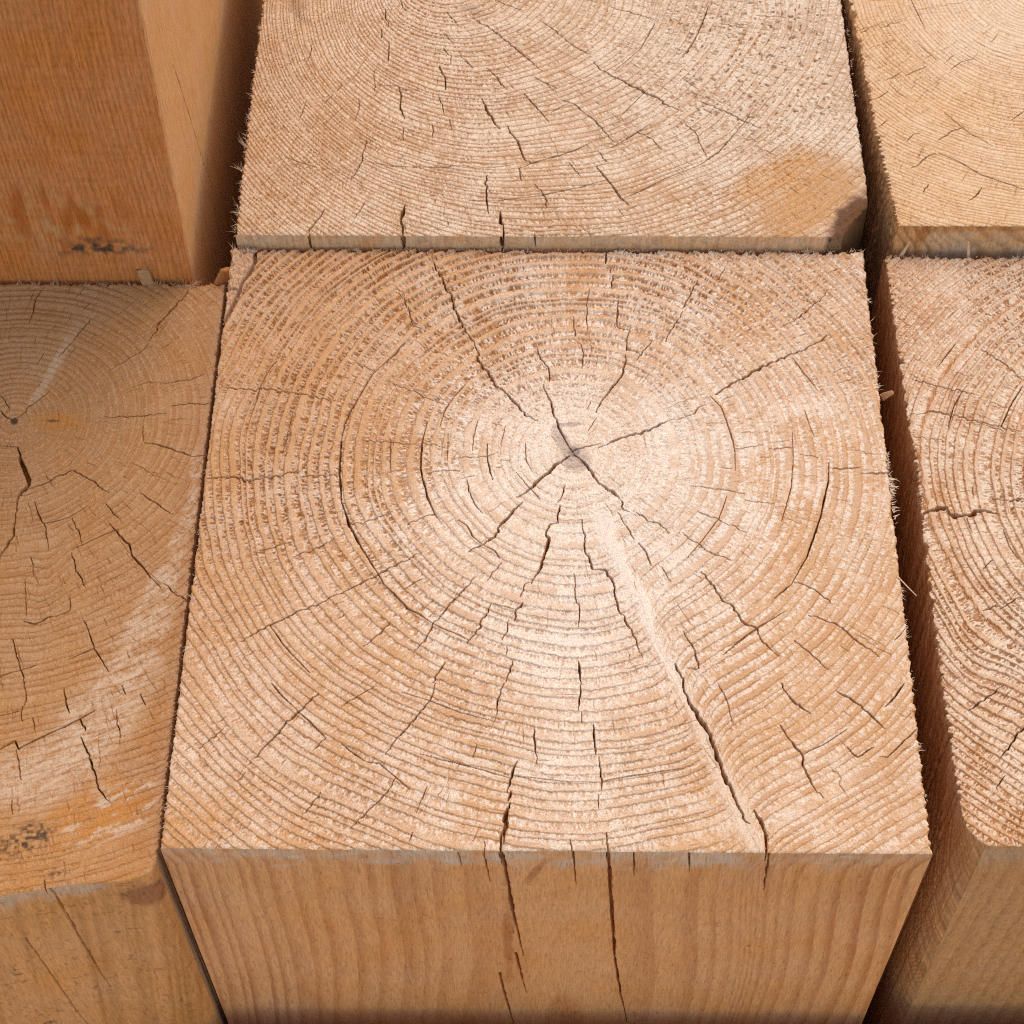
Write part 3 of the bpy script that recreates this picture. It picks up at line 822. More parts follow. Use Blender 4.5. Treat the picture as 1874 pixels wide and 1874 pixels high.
def blob(X, Y, cx, cy, rx, ry, rot=0.0, seed=0, soft=0.5, n=0.35, ns=4.0):
    a = math.radians(rot); dx, dy = X-cx, Y-cy
    u = (dx*math.cos(a)+dy*math.sin(a))/rx; v = (-dx*math.sin(a)+dy*math.cos(a))/ry
    q = np.hypot(u, v) + n*fbm(X/ns, Y/ns, seed+77)
    return 1-sst(1-soft, 1+soft*0.4, q)

# ---- middle timber --------------------------------------------------
STREAK = [(15.0, 109), (17.5, 96.4), (22, 86.3), (27.2, 75.6), (31.0, 62), (35.0, 53.8), (42.2, 36.3), (48.0, 20.1), (53.4, 6.1), (56, -2)]
PITH = (7.9, 126.0)
def warp_mid(X, Y, r, th):
    d, s, p = seg_dist(X, Y, STREAK)
    a = np.where(s > 0, 4.5, 7.5)*sst(0.05, 0.35, p)
    # rings climb along the branch trace on its right flank, sink on its left flank
    return np.where(s > 0, 1, -1)*-a*np.exp(-d/np.where(s > 0, 3.2, 3.6))*-1
def tone_mid(T, H, X, Y, r, th, t, late, rough):
    d, s, p = seg_dist(X, Y, STREAK)
    env = sst(-0.02, 0.10, p)*(1-0.25*sst(0.85, 1.0, p))
    w = (2.1 - 0.5*sst(0.1, 0.5, p) + 0.8*sst(0.55, 0.95, p))*(1+0.45*fbm(p*16, s*2.0, 5))
    d = np.abs(d*s + 0.9*fbm(p*7, p*0, 52) + 0.35*vn(p*34, p*0, 53))
    band = (1-sst(w*0.35, w*1.6, d+0.55*rough+0.5*fbm(X/1.6, Y/1.6, 54)))*env
    grain = vn(d*3.2*np.sign(s)+p*3, p*22, 51)
    H = H*(1-0.85*band) + band*(0.25+0.10*grain)
    T[..., 0] = T[..., 0]*(1-0.95*band) + band*np.clip(0.15*grain, 0, 1)
    T[..., 1] = T[..., 1]*(1-band) + band*np.clip(0.78+0.30*grain+0.25*rough, 0, 1)
    # furrow groove in the streak
    H = H - 0.5*np.exp(-(d/0.7)**2)*sst(0.35, 0.6, p)*env
    # pale worn heart wood, painted sheen below it, orange sap side at the upper left
    heart = 1-sst(18, 62, np.hypot(X-14, (Y-108)*0.8))
    T[..., 1] = np.clip(T[..., 1] + 0.62*heart*(1-0.45*T[..., 0]), 0, 1)
    painted_sheen = np.exp(-((X-9)/17)**2)*sst(85, 45, Y)*(0.6+0.4*sst(2, 15, Y))  # whitish sheen below the heart, painted in as pale colour
    T[..., 1] = np.clip(T[..., 1] + 0.50*painted_sheen*(0.5+0.6*late), 0, 1); T[..., 0] *= 1-0.45*painted_sheen
    T[..., 0] = T[..., 0]*(1-0.10*heart)
    T[..., 1] = T[..., 1]*(1-0.18*sst(62, 105, r)*(1-0.8*painted_sheen))
    ul = sst(0.15, 1.0, (-(X+25)/75)*0.75 + ((Y-95)/110)*0.75 + 0.3*fbm(X/20, Y/20, 61))
    lf = sst(-25, -70, X)
    T[..., 2] = np.clip(T[..., 2] + 0.26*ul + 0.20*lf + 0.16*sst(0.1, 0.8, fbm(X/24, Y/24, 58))*sst(50, 90, r), 0, 1)*(0.75+0.25*rough)
    T[..., 1] = T[..., 1]*(1-0.35*ul)
    H = H*(1+0.45*ul+0.15*sst(120, 200, Y))*(1-0.45*sst(25, 80, X)*sst(160, 110, Y))
    ur = sst(0.2, 0.9, (X-35)/65)*sst(150, 60, Y)
    T[..., 2] = np.clip(T[..., 2]+0.08*ur, 0, 1)
    c = blob(X, Y, -97, 3, 17, 9, 20, 62, 0.6)
    T[..., 2] = np.clip(T[..., 2]+0.30*c, 0, 1)
    # grey-violet stain at the pith
    g = np.maximum(blob(X, Y, 8.6, 124.0, 4.3, 5.2, 10, 63, 0.3, 0.25, 2.0), blob(X, Y, 5.0, 130.5, 2.2, 6.5, 22, 64, 0.3, 0.3, 2.0))
    g = np.maximum(g, blob(X, Y, 6.8, 136.6, 4.8, 0.8, 4, 66, 0.3, 0.35, 1.5))
    T[..., 3] = np.clip(0.40*g + 0.35*blob(X, Y, 8.2, 126.5, 1.9, 2.2, 0, 65, 0.4, 0.3, 1.0), 0, 1)
    # broken sliver loosened at the far left corner
    CH = [(-92.6, 207), (-92.2, 199), (-95.4, 191), (-97.6, 182), (-100.6, 172)]
    dc, sc, pc = seg_dist(X, Y, CH)
    left = (sc > 0)
    H = np.where(left & (Y > 170), -0.2+1.5*fbm(X/1.1, Y/1.7, 68)+0.45*rough+0.9*sst(0, 8, dc), H)
    T[..., 0] = np.where(left & (Y > 170), np.clip(0.9*vn(X/0.6, Y/1.2, 70), 0, 1), T[..., 0])
    T[..., 1] = np.where(left & (Y > 170), 0.45+0.3*rough, T[..., 1])
    H = H - 3.2*np.clip((0.55-dc)/0.25+0.4, 0, 1)*(Y > 170)
    H = H - 1.6*np.clip((0.35-np.abs(Y-188+0.35*(X+97)+0.5*vn(X/1.0, X*0, 69)))/0.2+0.4, 0, 1)*left*(Y > 170)
    return H
def pit_mid(X, Y, r):
    ul = sst(-0.2, 0.8, (-(X)/90)*0.8 + ((Y-110)/95)*0.8 + 0.25*fbm(X/22, Y/22, 59))
    heart = 1-sst(15, 58, np.hypot(X-12, (Y-116)))
    east = sst(15, 70, X)*sst(185, 150, Y)*(1-0.6*sst(60, 20, Y))
    return np.clip(0.50+0.55*ul-0.62*heart-0.30*east-0.25*sst(95, 40, Y)*sst(-60, 0, X), 0.05, 1.1)
def line_mid(X, Y, r):
    q = sst(18, 85, r)
    return 0.08 + 0.55*q + 0.22*sst(60, 5, Y)*sst(30, -40, X)
def bar_mid(X, Y, r):
    return np.clip(sst(150, 110, Y)*sst(-55, -5, X)*(0.9-0.3*sst(60, 90, X)), 0, 1)
def relief_mid(X, Y, r):
    return 0.42+0.30*sst(15, 70, r)+0.45*sst(140, 195, Y)*sst(70, 0, X)
def side_mid(s, T, h, S, D, x, y, late, fib, f2):
    if s == 'F':
        T[..., 0] = late*np.clip(0.75+0.5*fbm(S/8, D/50, 71), 0, 1)*(0.55+0.45*sst(60, 95, np.abs(S)))+0.10*fib
        dust = (1-sst(2.5, 7.5+2.5*fbm(S/7, D*0, 72), D*0.62 + 3*fbm(S/3.5, D/3, 73)))*np.clip(0.55+0.8*fbm(S/6, D/4, 74), 0.1, 1)
        dust = np.maximum(dust*np.where((S < 62) & (S > -88), 1, 0.5), 0)
        dust = np.maximum(dust, 0.9*blob(S, -D, -65.6, -4.8, 3.0, 1.3, 0, 75, 0.5))
        dust = np.maximum(dust, 0.9*blob(S, -D, 79, -2.4, 3.6, 1.1, 0, 76, 0.5))
        T[..., 1] = np.clip(np.maximum(dust, 0.08*sst(-55, -95, S)), 0, 0.9)
        st = 0.6*blob(S, -D, -2.5, -14, 1.6, 11, -18, 77, 0.5, 0.4, 3) * sst(26, 20, D)
        st = np.maximum(st, 0.6*blob(S, -D, -10, -60, 1.5, 36, 0, 78, 0.6, 0.5, 5))
        st = np.maximum(st, 0.30*sst(0.1, 0.9, fbm(S/11, D/60, 79)))
        T[..., 2] = st
        T[..., 3] = np.clip(0.30*sst(0.55, 0.9, vn(S/0.28, D/3.5, 83)) + 0.35*sst(0.62, 0.9, vn(S/0.8, D/1.2, 80))*sst(0.0, 0.5, fbm(S/16, D/16, 81)), 0, 1)
    return h
F_DENSE = axis([(0, 0.35), (12, 0.5), (150, 12), (300, 50), (400,)])
timber("timber", "middle timber with a star of cracks at its heart and a pale branch streak", -100, 100.5, 0, 205, 0, 400,
       axis([(-100, 0.142), (100.5,)]), axis([(0, 0.142), (205,)]), PITH, ([0, 6, 12, 30, 55, 75, 95, 130, 200], [1.5, 2.0, 3.0, 3.5, 3.3, 3.1, 2.9, 2.7, 2.7]),
       (END_MID, SIDE), CRACKS_MIDDLE, [('F', c) for c in FRONT_CRACKS_MIDDLE], checks=430, arcs=110, relief=0.62, fuzz=0.26, seed=1,
       tone_fn=tone_mid, warp_fn=warp_mid, side_levels=dict(F=F_DENSE, B=axis([(0, 0.4), (6, 3), (40, 60), (400,)]), R=axis([(0, 0.4), (6, 3), (40, 60), (400,)]), L=axis([(0, 0.4), (6, 3), (40, 60), (400,)])),
       side_tone=side_mid, jagged=(0.45, 0.7, 0.12, 0.8), row_gap=0.16, teeth=(0.35, 0.7, 0, 1.6), pit_amt=0.95, pit_fn=pit_mid, line_fn=line_mid, bar_fn=bar_mid, relief_fn=relief_mid)
MID = bpy.data.objects["timber"]

# ---- timber behind it ----------------------------------------------
def tone_back(T, H, X, Y, r, th, t, late, rough):
    dots = sst(0.58, 0.85, vn(r/0.75, th*105, 91))*0.45*sst(20, 60, X)*sst(235, 262, Y)*(1-sst(92, 99, X))
    H = H - 1.6*dots
    T[..., 0] = np.clip(T[..., 0]+2.0*dots, 0, 1); T[..., 2] = np.clip(T[..., 2]+0.8*dots, 0, 1)
    T[..., 1] = np.clip(T[..., 1]+0.25*sst(-60, 60, X)*sst(215, 250, Y), 0, 0.9)
    s = blob(X, Y, 73, 232, 21, 6.5, 40, 92, 0.6, 0.3, 6)
    s2 = blob(X, Y, 84, 220, 26, 14, 45, 93, 0.7, 0.3, 6)
    T[..., 2] = np.clip(T[..., 2]+0.50*s+0.42*s2, 0, 1); T[..., 1] = T[..., 1]*(1-0.8*s2)
    H = H*(1-0.6*s2)
    res = blob(X, Y, 98.0, 213.5, 15, 6.6, 57, 94, 0.85, 0.25, 3)
    T[..., 2] = np.maximum(T[..., 2], 1.0*res); T[..., 3] = np.clip(0.86*sst(0.03, 0.6, res), 0, 1)
    lb = sst(-50, -95, X)*0.20
    T[..., 2] = np.clip(T[..., 2]+lb, 0, 1)
    b = np.maximum(blob(X, Y, -26.6, 308.5, 5.5, 2.6, -25, 95, 0.4), blob(X, Y, -86, 309, 3.0, 9, 22, 96, 0.5))
    T[..., 3] = np.maximum(T[..., 3], 0.25*b)
    gr = sst(0.3, 1.0, fbm(X/18, Y/18, 97))*sst(40, -60, X)*sst(255, 300, Y)
    T[..., 2] = np.clip(T[..., 2] + 0.25*gr, 0, 1)
    return H
def side_back(s, T, h, S, D, x, y, late, fib, f2):
    T[..., 0] = late*0.5
    T[..., 1] = np.clip(0.55+0.5*fbm(S/6, D/3, 98), 0, 0.8)*sst(9, 3, D) if s == 'F' else 0
    T[..., 3] = 0.22*sst(0.2, 0.8, vn(S/0.9, D/0.7, 99)) + 0.7*sst(93, 96, S) if s == 'F' else 0.25 + 0.6*(1-sst(218, 222, S))*(s == 'R')
    return h
timber("timber", "timber behind the middle one, pale grey-brown end with a dark resin corner", -98.5, 102.6, 205.7, 410.7, 5.8, 405.8,
       axis([(-98.5, 0.16), (102.6,)]), axis([(205.7, 0.16), (322, 0.8), (410.7,)]), (-40, 327), ([0, 10, 40, 200], [1.5, 2.0, 1.9, 1.6]),
       (END_BACK, SIDE_ROUGH), CRACKS_BACK, [('F', c) for c in FRONT_CRACKS_BACK], checks=430, arcs=130, relief=0.32, fuzz=0.22, seed=2, crack_scale=0.85,
       tone_fn=tone_back, ring_ecc=(0.42, -5), side_levels=dict(F=axis([(0, 0.3), (14, 6), (60, 60), (405.8,)]), L=axis([(0, 0.5), (25, 10), (405.8,)]), R=axis([(0, 0.5), (12, 10), (405.8,)])),
       side_tone=side_back, jagged=(0.7, 0.55, 0.10, 0.3), teeth=(0.4, 0.3, 0, 0), pit_amt=0.55, edge=dict(R=[(205.7, 9.5), (219, 0.3), (227, 0.0), (260, 0.6), (300, 1.2), (410, 2)], L=[(205.7, 0.3), (229, 0.0), (410, 0)]), row_gap=0.22)

# ---- far right timber ------------------------------------------------
def tone_fr(T, H, X, Y, r, th, t, late, rough):
    edge_ = 1-sst(0, 30, X-104-(260-Y)*0.05)
    T[..., 1] = np.clip(T[..., 1]*0.55+0.35*sst(250, 300, Y)*sst(112, 140, X), 0, 0.85)
    T[..., 2] = 0.4*T[..., 2]+0.08*edge_+0.06*sst(0.2, 0.9, fbm(X/14, Y/14, 101))
    return H*0.9
def side_fr(s, T, h, S, D, x, y, late, fib, f2):
    T[..., 0] = late*0.8
    if s == 'L':
        h = h + 0.30*vn((S+0.35*D)/0.9, D/40, 104) + 0.18*vn((S+0.35*D)/0.35, D/20, 105)
        T[..., 3] = np.clip(0.12+0.3*vn((S+0.35*D)/0.6, D/12, 106), 0, 0.6)
    if s == 'F':
        T[..., 1] = np.clip(0.5+0.6*fbm(S/7, D/6, 107), 0, 0.75)*sst(1, 4, D)*sst(118, 122, S)
        T[..., 2] = 0.6*blob(S, -D, 117.5, -3, 3.5, 6, -25, 108)+0.4*sst(3.5, 0.5, D+1.5*vn(S/0.8, D/2, 109))
        T[..., 3] = 0.2*sst(0.0, 0.8, vn(S/0.7, D/0.9, 110))
    return h
timber("timber", "far right timber with a smooth yellow end and a saw-toothed left edge", 103.2, 305, 208.2, 413, 8.2, 408.2,
       axis([(103.2, 0.16), (172, 0.8), (305,)]), axis([(208.2, 0.16), (322, 0.8), (413,)]), (168, 316), ([0, 10, 40, 200], [1.2, 1.5, 1.45, 1.3]),
       (END_YELLOW, SIDE_ROUGH), CRACKS_BACK_RIGHT, (), checks=120, arcs=30, relief=0.22, fuzz=0.17, seed=3, crack_scale=0.8, tone_fn=tone_fr,
       side_levels=dict(L=axis([(0, 0.35), (40, 6), (120, 50), (408.2,)]), F=axis([(0, 0.3), (24, 6), (60, 60), (408.2,)])), side_tone=side_fr,
       jagged=(1.0, 0.3, 0.35, 0.3), teeth=(1.5, 0, 0.3, 0), pit_amt=0.5, line_amt=1.1, persist=0.7, edge=dict(L=[(208.2, 6.9), (211, 6.0), (225, 5.4), (249, 3.2), (271, 2.3), (290, 1.2), (312, 0), (413, -3)]), row_gap=0.12)

# ---- right timber ----------------------------------------------------
def warp_r(X, Y, r, th):
    return 5.0*np.exp(-((X-132)/16)**2-((Y-48)/22)**2) - 3.0*np.exp(-((X-118)/9)**2-((Y-60)/18)**2)
def tone_r(T, H, X, Y, r, th, t, late, rough):
    T[..., 1] = np.clip(T[..., 1]+0.22*fbm(X/10, Y/10, 111)+0.10, 0, 0.9)
    low = sst(45, 10, Y)
    T[..., 2] = np.clip(T[..., 2]+0.14*low+0.06*sst(160, 200, Y), 0, 1)
    H = H*(1-0.3*low)
    return H
def side_r(s, T, h, S, D, x, y, late, fib, f2):
    if s == 'L':
        T[..., 0] = np.clip(0.5+0.5*vn((S+0.45*D)/0.55, D/30, 112), 0, 1)
        h = h + 0.22*vn((S+0.45*D)/0.7, D/40, 113) + 0.12*vn((S+0.45*D)/0.3, D/20, 114)
        T[..., 3] = np.clip(0.06+0.15*vn((S+0.45*D)/1.2, D/30, 115), 0, 0.5)
    elif s == 'F':
        T[..., 0] = 0.35*late
        T[..., 1] = np.clip(0.55*sst(16, 2, D+6*fbm(S/4, D/4, 116)), 0, 0.8)*sst(0.8, 3, D)
        T[..., 3] = np.clip(0.16*sst(0.2, 0.9, vn(S/1.2, D/1.2, 117))+0.05, 0, 1); T[..., 2] = 0.25
        h = h + 0.05*vn(S/3, D/0.5, 118)
    return h
timber("timber", "right timber with coarse grooved rings and one wide crack from its left edge", 107.2, 309, 3.6, 205.2, -3, 397,
       axis([(107.2, 0.142), (165, 0.8), (309,)]), axis([(3.6, 0.142), (205.2,)]), (196, 116), ([0, 10, 40, 70, 120, 200], [2.0, 3.4, 3.4, 2.9, 2.2, 2.0]),
       (END_RIGHT, SIDE_ROUGH), CRACKS_RIGHT, (), checks=200, arcs=45, relief=0.62, fuzz=0.24, seed=4, tone_fn=tone_r, warp_fn=warp_r,
       side_levels=dict(L=axis([(0, 0.35), (70, 1.5), (150, 30), (397,)]), F=axis([(0, 0.4), (140, 12), (200, 60), (397,)]), B=axis([(0, 0.5), (10, 10), (397,)])),
       side_tone=side_r, jagged=(0.7, 0.3, 0.30, 0.5), teeth=(1.5, 0, 0.3, 1.0), pit_amt=1.0, persist=0.65, edge=dict(L=[(3.6, 8.0), (5.5, 5.6), (9.5, 3.2), (15, 2.4), (20, 2.2), (43, 1.6), (80, 1.4), (107, 1.6), (143, 1.0), (172, 0.5), (205, 0)]), row_gap=0.5)

# ---- left timber -----------------------------------------------------
LP = (-161.0, 141.5)
def warp_l(X, Y, r, th):
    return -3.5*np.exp(-((X+143)/5.0)**2-((Y-84)/16)**2)
def tone_l(T, H, X, Y, r, th, t, late, rough):
    # whitish streaky band running down the right edge and off to the near left
    bd = [(-103, 140), (-104, 112), (-107, 92), (-112, 70), (-118, 48), (-128, 28), (-140, 22)]
    d, s, p = seg_dist(X, Y, bd)
    w = 2.0+8.0*sst(0.25, 0.8, p)
    band = (1-sst(w*0.5, w*1.3, d+1.5*fbm(X/5, Y/5, 121)))*sst(0.0, 0.15, p)
    T[..., 1] = np.clip(T[..., 1]*0.40+0.85*band*np.clip(0.55+0.5*rough+0.5*vn((X*0.85+Y*0.52)/3.5, (-X*0.52+Y*0.85)/0.9, 118), 0, 1)+0.25*sst(3.5, 0.5, -101.4-X), 0, 0.9)
    ke = blob(X, Y, -148.5, 141.5, 9.5, 4.0, 0, 122, 0.5, 0.2, 4)
    T[..., 2] = np.clip(T[..., 2]*0.6+0.42*ke+0.10*blob(X, Y, -150, 128, 22, 18, 0, 119, 0.6)+0.06, 0, 1)
    T[..., 1] = T[..., 1]*(1-0.8*ke)
    ray = (1-sst(0.8, 2.2, np.abs(X+156-(Y-150)*0.33)))*sst(144, 152, Y)*sst(182, 165, Y)
    T[..., 1] = np.clip(T[..., 1]+0.45*ray, 0, 1)
    T[..., 3] = np.clip(0.9*blob(X, Y, LP[0], LP[1], 1.3, 1.5, 0, 123, 0.5)+0.6*blob(X, Y, -149.5, 141.8, 2.2, 0.5, 0, 124, 0.5), 0, 0.9)
    og = blob(X, Y, -117, 12, 15, 11, 30, 125, 0.6, 0.5, 5)
    T[..., 2] = np.clip(T[..., 2]+0.62*og*np.clip(0.65+0.8*vn((X*0.85+Y*0.52)/7, (-X*0.52+Y*0.85)/1.6, 126), 0, 1)+0.2*sst(30, 5, Y), 0, 1)
    wh = blob(X, Y, -116, 13, 16, 9, 35, 120, 0.5, 0.4, 5)*sst(0.15, 0.5, vn((X*0.85+Y*0.52)/5, (-X*0.52+Y*0.85)/1.2, 127)+0.35*rough)
    T[..., 1] = np.clip(T[..., 1]+0.75*wh, 0, 0.9); T[..., 2] = T[..., 2]*(1-0.7*wh)
    mo = blob(X, Y, -137, 4.5, 8.5, 4.2, 25, 128, 0.5, 0.6, 1.4)
    T[..., 3] = np.clip(T[..., 3]+0.85*mo*sst(-0.6, 0.4, vn(X/0.9, Y/0.9, 129)), 0, 0.92)
    mo2 = blob(X, Y, -127, -5.5, 3, 2.2, 0, 130, 0.5, 0.6, 1.4)
    T[..., 3] = np.clip(T[..., 3]+0.6*mo2*sst(-0.2, 0.6, vn(X/0.8, Y/0.8, 131)), 0, 0.92)
    H = H + 0.8*fbm(X/40, Y/40, 132)
    return H
def side_l(s, T, h, S, D, x, y, late, fib, f2):
    if s == 'F':
        T[..., 0] = np.clip(0.25+0.45*vn((S+0.10*D)/2.6, D/120, 117)+0.35*vn((S+0.10*D)/0.8, D/60, 116)+0.15*fib, 0, 0.9)
        u = sst(9, 0.5, D+5*fbm(S/5, D/4, 133))
        T[..., 1] = np.clip(0.75*u*sst(-112, -118, S), 0, 0.85)
        T[..., 2] = np.clip(0.75*blob(S, -D, -106, -12, 6, 9, 20, 134, 0.5)+0.22, 0, 1)
        sp = sst(0.45, 0.8, vn(S/0.9, D/1.6, 135))*sst(-0.1, 0.5, fbm(S/14, D/20, 136))
        T[..., 3] = np.clip(0.36*sp+0.5*sst(0.6, 0.9, vn(S/3.5, D/0.6, 137))*sst(-0.1, 0.3, fbm(S/9, D/9, 138)), 0, 0.8)
    if s == 'R':
        T[..., 1] = 0.45; T[..., 3] = 0.3
    return h
timber("timber", "left timber with a knotted heart and black mould spots at its near corner", -303, -101.8, -6, 195.6, -6, 394,
       axis([(-303, 0.9), (-190, 0.145), (-101.8,)]), axis([(-6, 0.145), (195.6,)]), LP, ([0, 8, 30, 60, 100, 200], [1.4, 1.9, 2.3, 2.5, 2.4, 2.2]),
       (END_LEFT, SIDE_LEFT), CRACKS_LEFT, [('F', c) for c in FRONT_CRACKS_LEFT], checks=430, arcs=110, relief=0.24, fuzz=0.17, seed=5, crack_scale=0.78, tone_fn=tone_l, warp_fn=warp_l,
       side_levels=dict(F=axis([(0, 0.4), (140, 12), (200, 60), (394,)]), R=axis([(0, 0.5), (140, 12), (394,)]), B=axis([(0, 0.4), (8, 10), (394,)])),
       side_tone=side_l, jagged=(0.3, 0.5, 0.10, 0.8), teeth=(0, 0.3, 0, 0.8), pit_amt=0.35, pale_amt=0.6, edge=dict(F=[(-303, -45), (-160, -9.2), (-141.4, -5.2), (-124.8, -2.1), (-109, -0.8), (-105, 0.4), (-103, 1.8), (-101.8, 4.5)]), row_gap=0.14)

# ---- tall timber at the back left --------------------------------------
def side_t(s, T, h, S, D, x, y, late, fib, f2):
    Z = 230-D
    if s == 'F':
        T[..., 0] = np.clip(late*0.55+0.25*vn(S/0.5, Z/1.1, 148)+0.15*vn(S/9, Z/0.7, 149)+0.12, 0, 1)
        m = blob(S, Z, -140, 9.5, 15, 4.4, 0, 141, 0.6, 0.5, 3)
        T[..., 3] = np.clip(0.95*m*sst(-0.35, 0.5, fbm(S/2.2, Z/2.0, 142)), 0, 0.95)
        og = blob(S, Z, -156, 24, 27, 15, -8, 143, 0.6, 0.5, 7)
        T[..., 2] = np.clip(0.75*og*sst(-0.1, 0.6, vn(S/2.6, Z/12, 144)+0.2), 0, 1)
        T[..., 1] = np.clip(0.7*blob(S, Z, -150, 21, 24, 13, -12, 145, 0.6, 0.6, 6)*sst(-0.2, 0.7, vn(S/3, Z/4, 146)), 0, 0.8)
        h = h + 0.03*vn(S/30, Z/0.8, 147)
    if s == 'R':
        T[..., 0] = 0.16*late; T[..., 1] = 0.42
    return h
timber("timber", "tall orange-brown timber rising past the others at the back left", -314, -112.05, 197, 402, 230, 630,
       axis([(-314, 2.0), (-190, 0.3), (-112.05,)]), axis([(197, 0.35), (330, 2.0), (402,)]), (30, 262), ([0, 10, 40, 250], [1.6, 1.5, 1.5, 1.45]),
       (END_BACK, SIDE_TALL), (), [('R', [0.25, 222, 62, 232, 30, 240, 0, 246, -20])], checks=0, arcs=0, relief=0.3, fuzz=0.2, seed=6,
       side_levels=dict(F=axis([(0, 5), (110, 0.5), (242, 10), (630,)]), R=axis([(0, 5), (110, 0.5), (290, 10), (630,)])),
       side_tone=side_t, jagged=(0.3, 0.05, 0.05, 0.3), lean=0.018, edge=dict(R=[(197, 0.5), (198, 0), (402, 0)], F=[(-314, 0), (-112.6, 0), (-112.05, 0.5)]))

# ---- unseen lower row, added in front to darken the feet of the side faces ---------------------------
for (xa, xb, ya, zz, lab) in ((-99, 101, -15, -120, "unseen lower timber added to darken the foot of the middle one"),
                              (-302, -101, -21, -125, "unseen lower timber added to darken the foot of the left one"),
                              (104, 305, -12, -122, "unseen lower timber added to darken the foot of the right one")):
    timber("timber", lab, xa, xb, ya-204, ya, zz, 400+zz, axis([(xa, 1.2), (xb,)]), axis([(ya-204, 1.2), (ya,)]), ((xa+xb)/2+6, ya-95),
           ([0, 10, 40, 200], [2.2, 3.4, 3.2, 2.8]), (END_MID, SIDE), (), (), checks=0, arcs=0, relief=0.3, fuzz=0.2, seed=20+int(xa) % 7)

# ------------------------------------------------------------------ torn fibres along the arrises
timbers = [o for o in scene.objects if o.name.startswith("timber")]
def of(lab): return next(o for o in timbers if o["label"].startswith(lab))
def base_of(o): return tuple(v/MM for v in o.location)
rg = np.random.default_rng(5)
def rim(n, fx, fy, z, dirf, Lr, wr):
    out = []
    for i in range(n):
        if i % 7 == 0: cq, cs, cl = rg.random(), rg.choice([0.003, 0.01, 0.04]), rg.uniform(0.5, 1.5)
        q = min(max(cq+rg.normal(0, cs), 0), 1); out.append((fx(q)+rg.normal(0, .15), fy(q)+rg.normal(0, .15), z-rg.random()*0.5, dirf(), rg.uniform(*Lr)*cl, rg.uniform(*wr)*rg.choice([1, 1, 1.8])))
    return out
o = of("middle"); b = base_of(o)
it = rim(260, lambda q: -99+199*q, lambda q: 204.4, 0.1, lambda: (rg.normal(0, .6), rg.uniform(.1, 1), rg.uniform(.2, 1)), (0.5, 1.9), (0.12, 0.32))
it += rim(120, lambda q: 100.2, lambda q: 2+200*q, 0.0, lambda: (rg.uniform(.3, 1), rg.normal(0, .5), rg.uniform(-.4, .5)), (0.4, 1.3), (0.12, 0.3))
it += rim(46, lambda q: 100.3, lambda q: 104+22*q, -0.2, lambda: (rg.uniform(.5, 1), rg.normal(0, .7), rg.uniform(-.6, .3)), (0.7, 2.0), (0.3, 0.8))
it += rim(110, lambda q: -99.6, lambda q: 2+200*q, 0.0, lambda: (rg.uniform(-1, -.2), rg.normal(0, .5), rg.uniform(-.3, .6)), (0.3, 1.1), (0.1, 0.25))
it += rim(90, lambda q: -99.5+7*q, lambda q: 203.5, 0.2, lambda: (rg.normal(0, .6), rg.uniform(.1, 1), rg.uniform(.2, 1)), (0.8, 2.4), (0.15, 0.4))
fibres(o, b, it, END_MID, seed=31)
o = of("timber behind"); b = base_of(o)
it = rim(210, lambda q: -98.2, lambda q: 206+115*q, 5.7, lambda: (rg.uniform(-1, -.2), rg.normal(0, .6), rg.uniform(-.4, .7)), (0.4, 1.5), (0.08, 0.24))
it += rim(34, lambda q: -98.3, lambda q: 206+115*q, 5.7, lambda: (rg.uniform(-1, -.4), rg.uniform(.2, 1.2), rg.uniform(0, .8)), (2.0, 4.2), (0.1, 0.22))
it += rim(80, lambda q: 102.0, lambda q: 226+95*q, 5.7, lambda: (rg.uniform(.3, 1), rg.normal(0, .5), rg.uniform(-.4, .5)), (0.3, 1.0), (0.1, 0.25))
fibres(o, b, it, END_BACK, seed=32)
o = of("left timber"); b = base_of(o)
it = rim(170, lambda q: -172+71*q, lambda q: 194.9, -6, lambda: (rg.normal(0, .7), rg.uniform(.1, 1), rg.uniform(.1, 1)), (0.5, 1.8), (0.1, 0.35))
it += rim(120, lambda q: -102.1, lambda q: 0+194*q, -6.1, lambda: (rg.uniform(.1, 1), rg.normal(0, .6), rg.uniform(-.1, .8)), (0.3, 1.0), (0.08, 0.22))
it += rim(16, lambda q: -122+10*q, lambda q: 193.6, -6, lambda: (rg.normal(0, .9), rg.uniform(.1, .6), rg.uniform(.3, 1)), (2.5, 5.5), (0.15, 0.3))
fibres(o, b, it, END_LEFT, seed=33)
o = of("right timber"); b = base_of(o)
it = rim(100, lambda q: 107.2+45*q, lambda q: 204.8, -3, lambda: (rg.normal(0, .6), rg.uniform(.1, 1), rg.uniform(.2, 1)), (0.4, 1.4), (0.12, 0.3))
it += rim(70, lambda q: 109.3, lambda q: 10+192*q, -3.3, lambda: (rg.uniform(-1, -.3), rg.normal(0, .5), rg.uniform(-.6, .3)), (0.3, 1.1), (0.1, 0.25))
fibres(o, b, it, END_RIGHT, seed=34)
o = of("far right"); b = base_of(o)
it = rim(60, lambda q: 110.5-6*q, lambda q: 209+105*q, 7.6, lambda: (rg.uniform(-1, -.3), rg.normal(0, .6), rg.uniform(-.8, .3)), (0.4, 1.8), (0.1, 0.25))
fibres(o, b, it, END_YELLOW, seed=35)

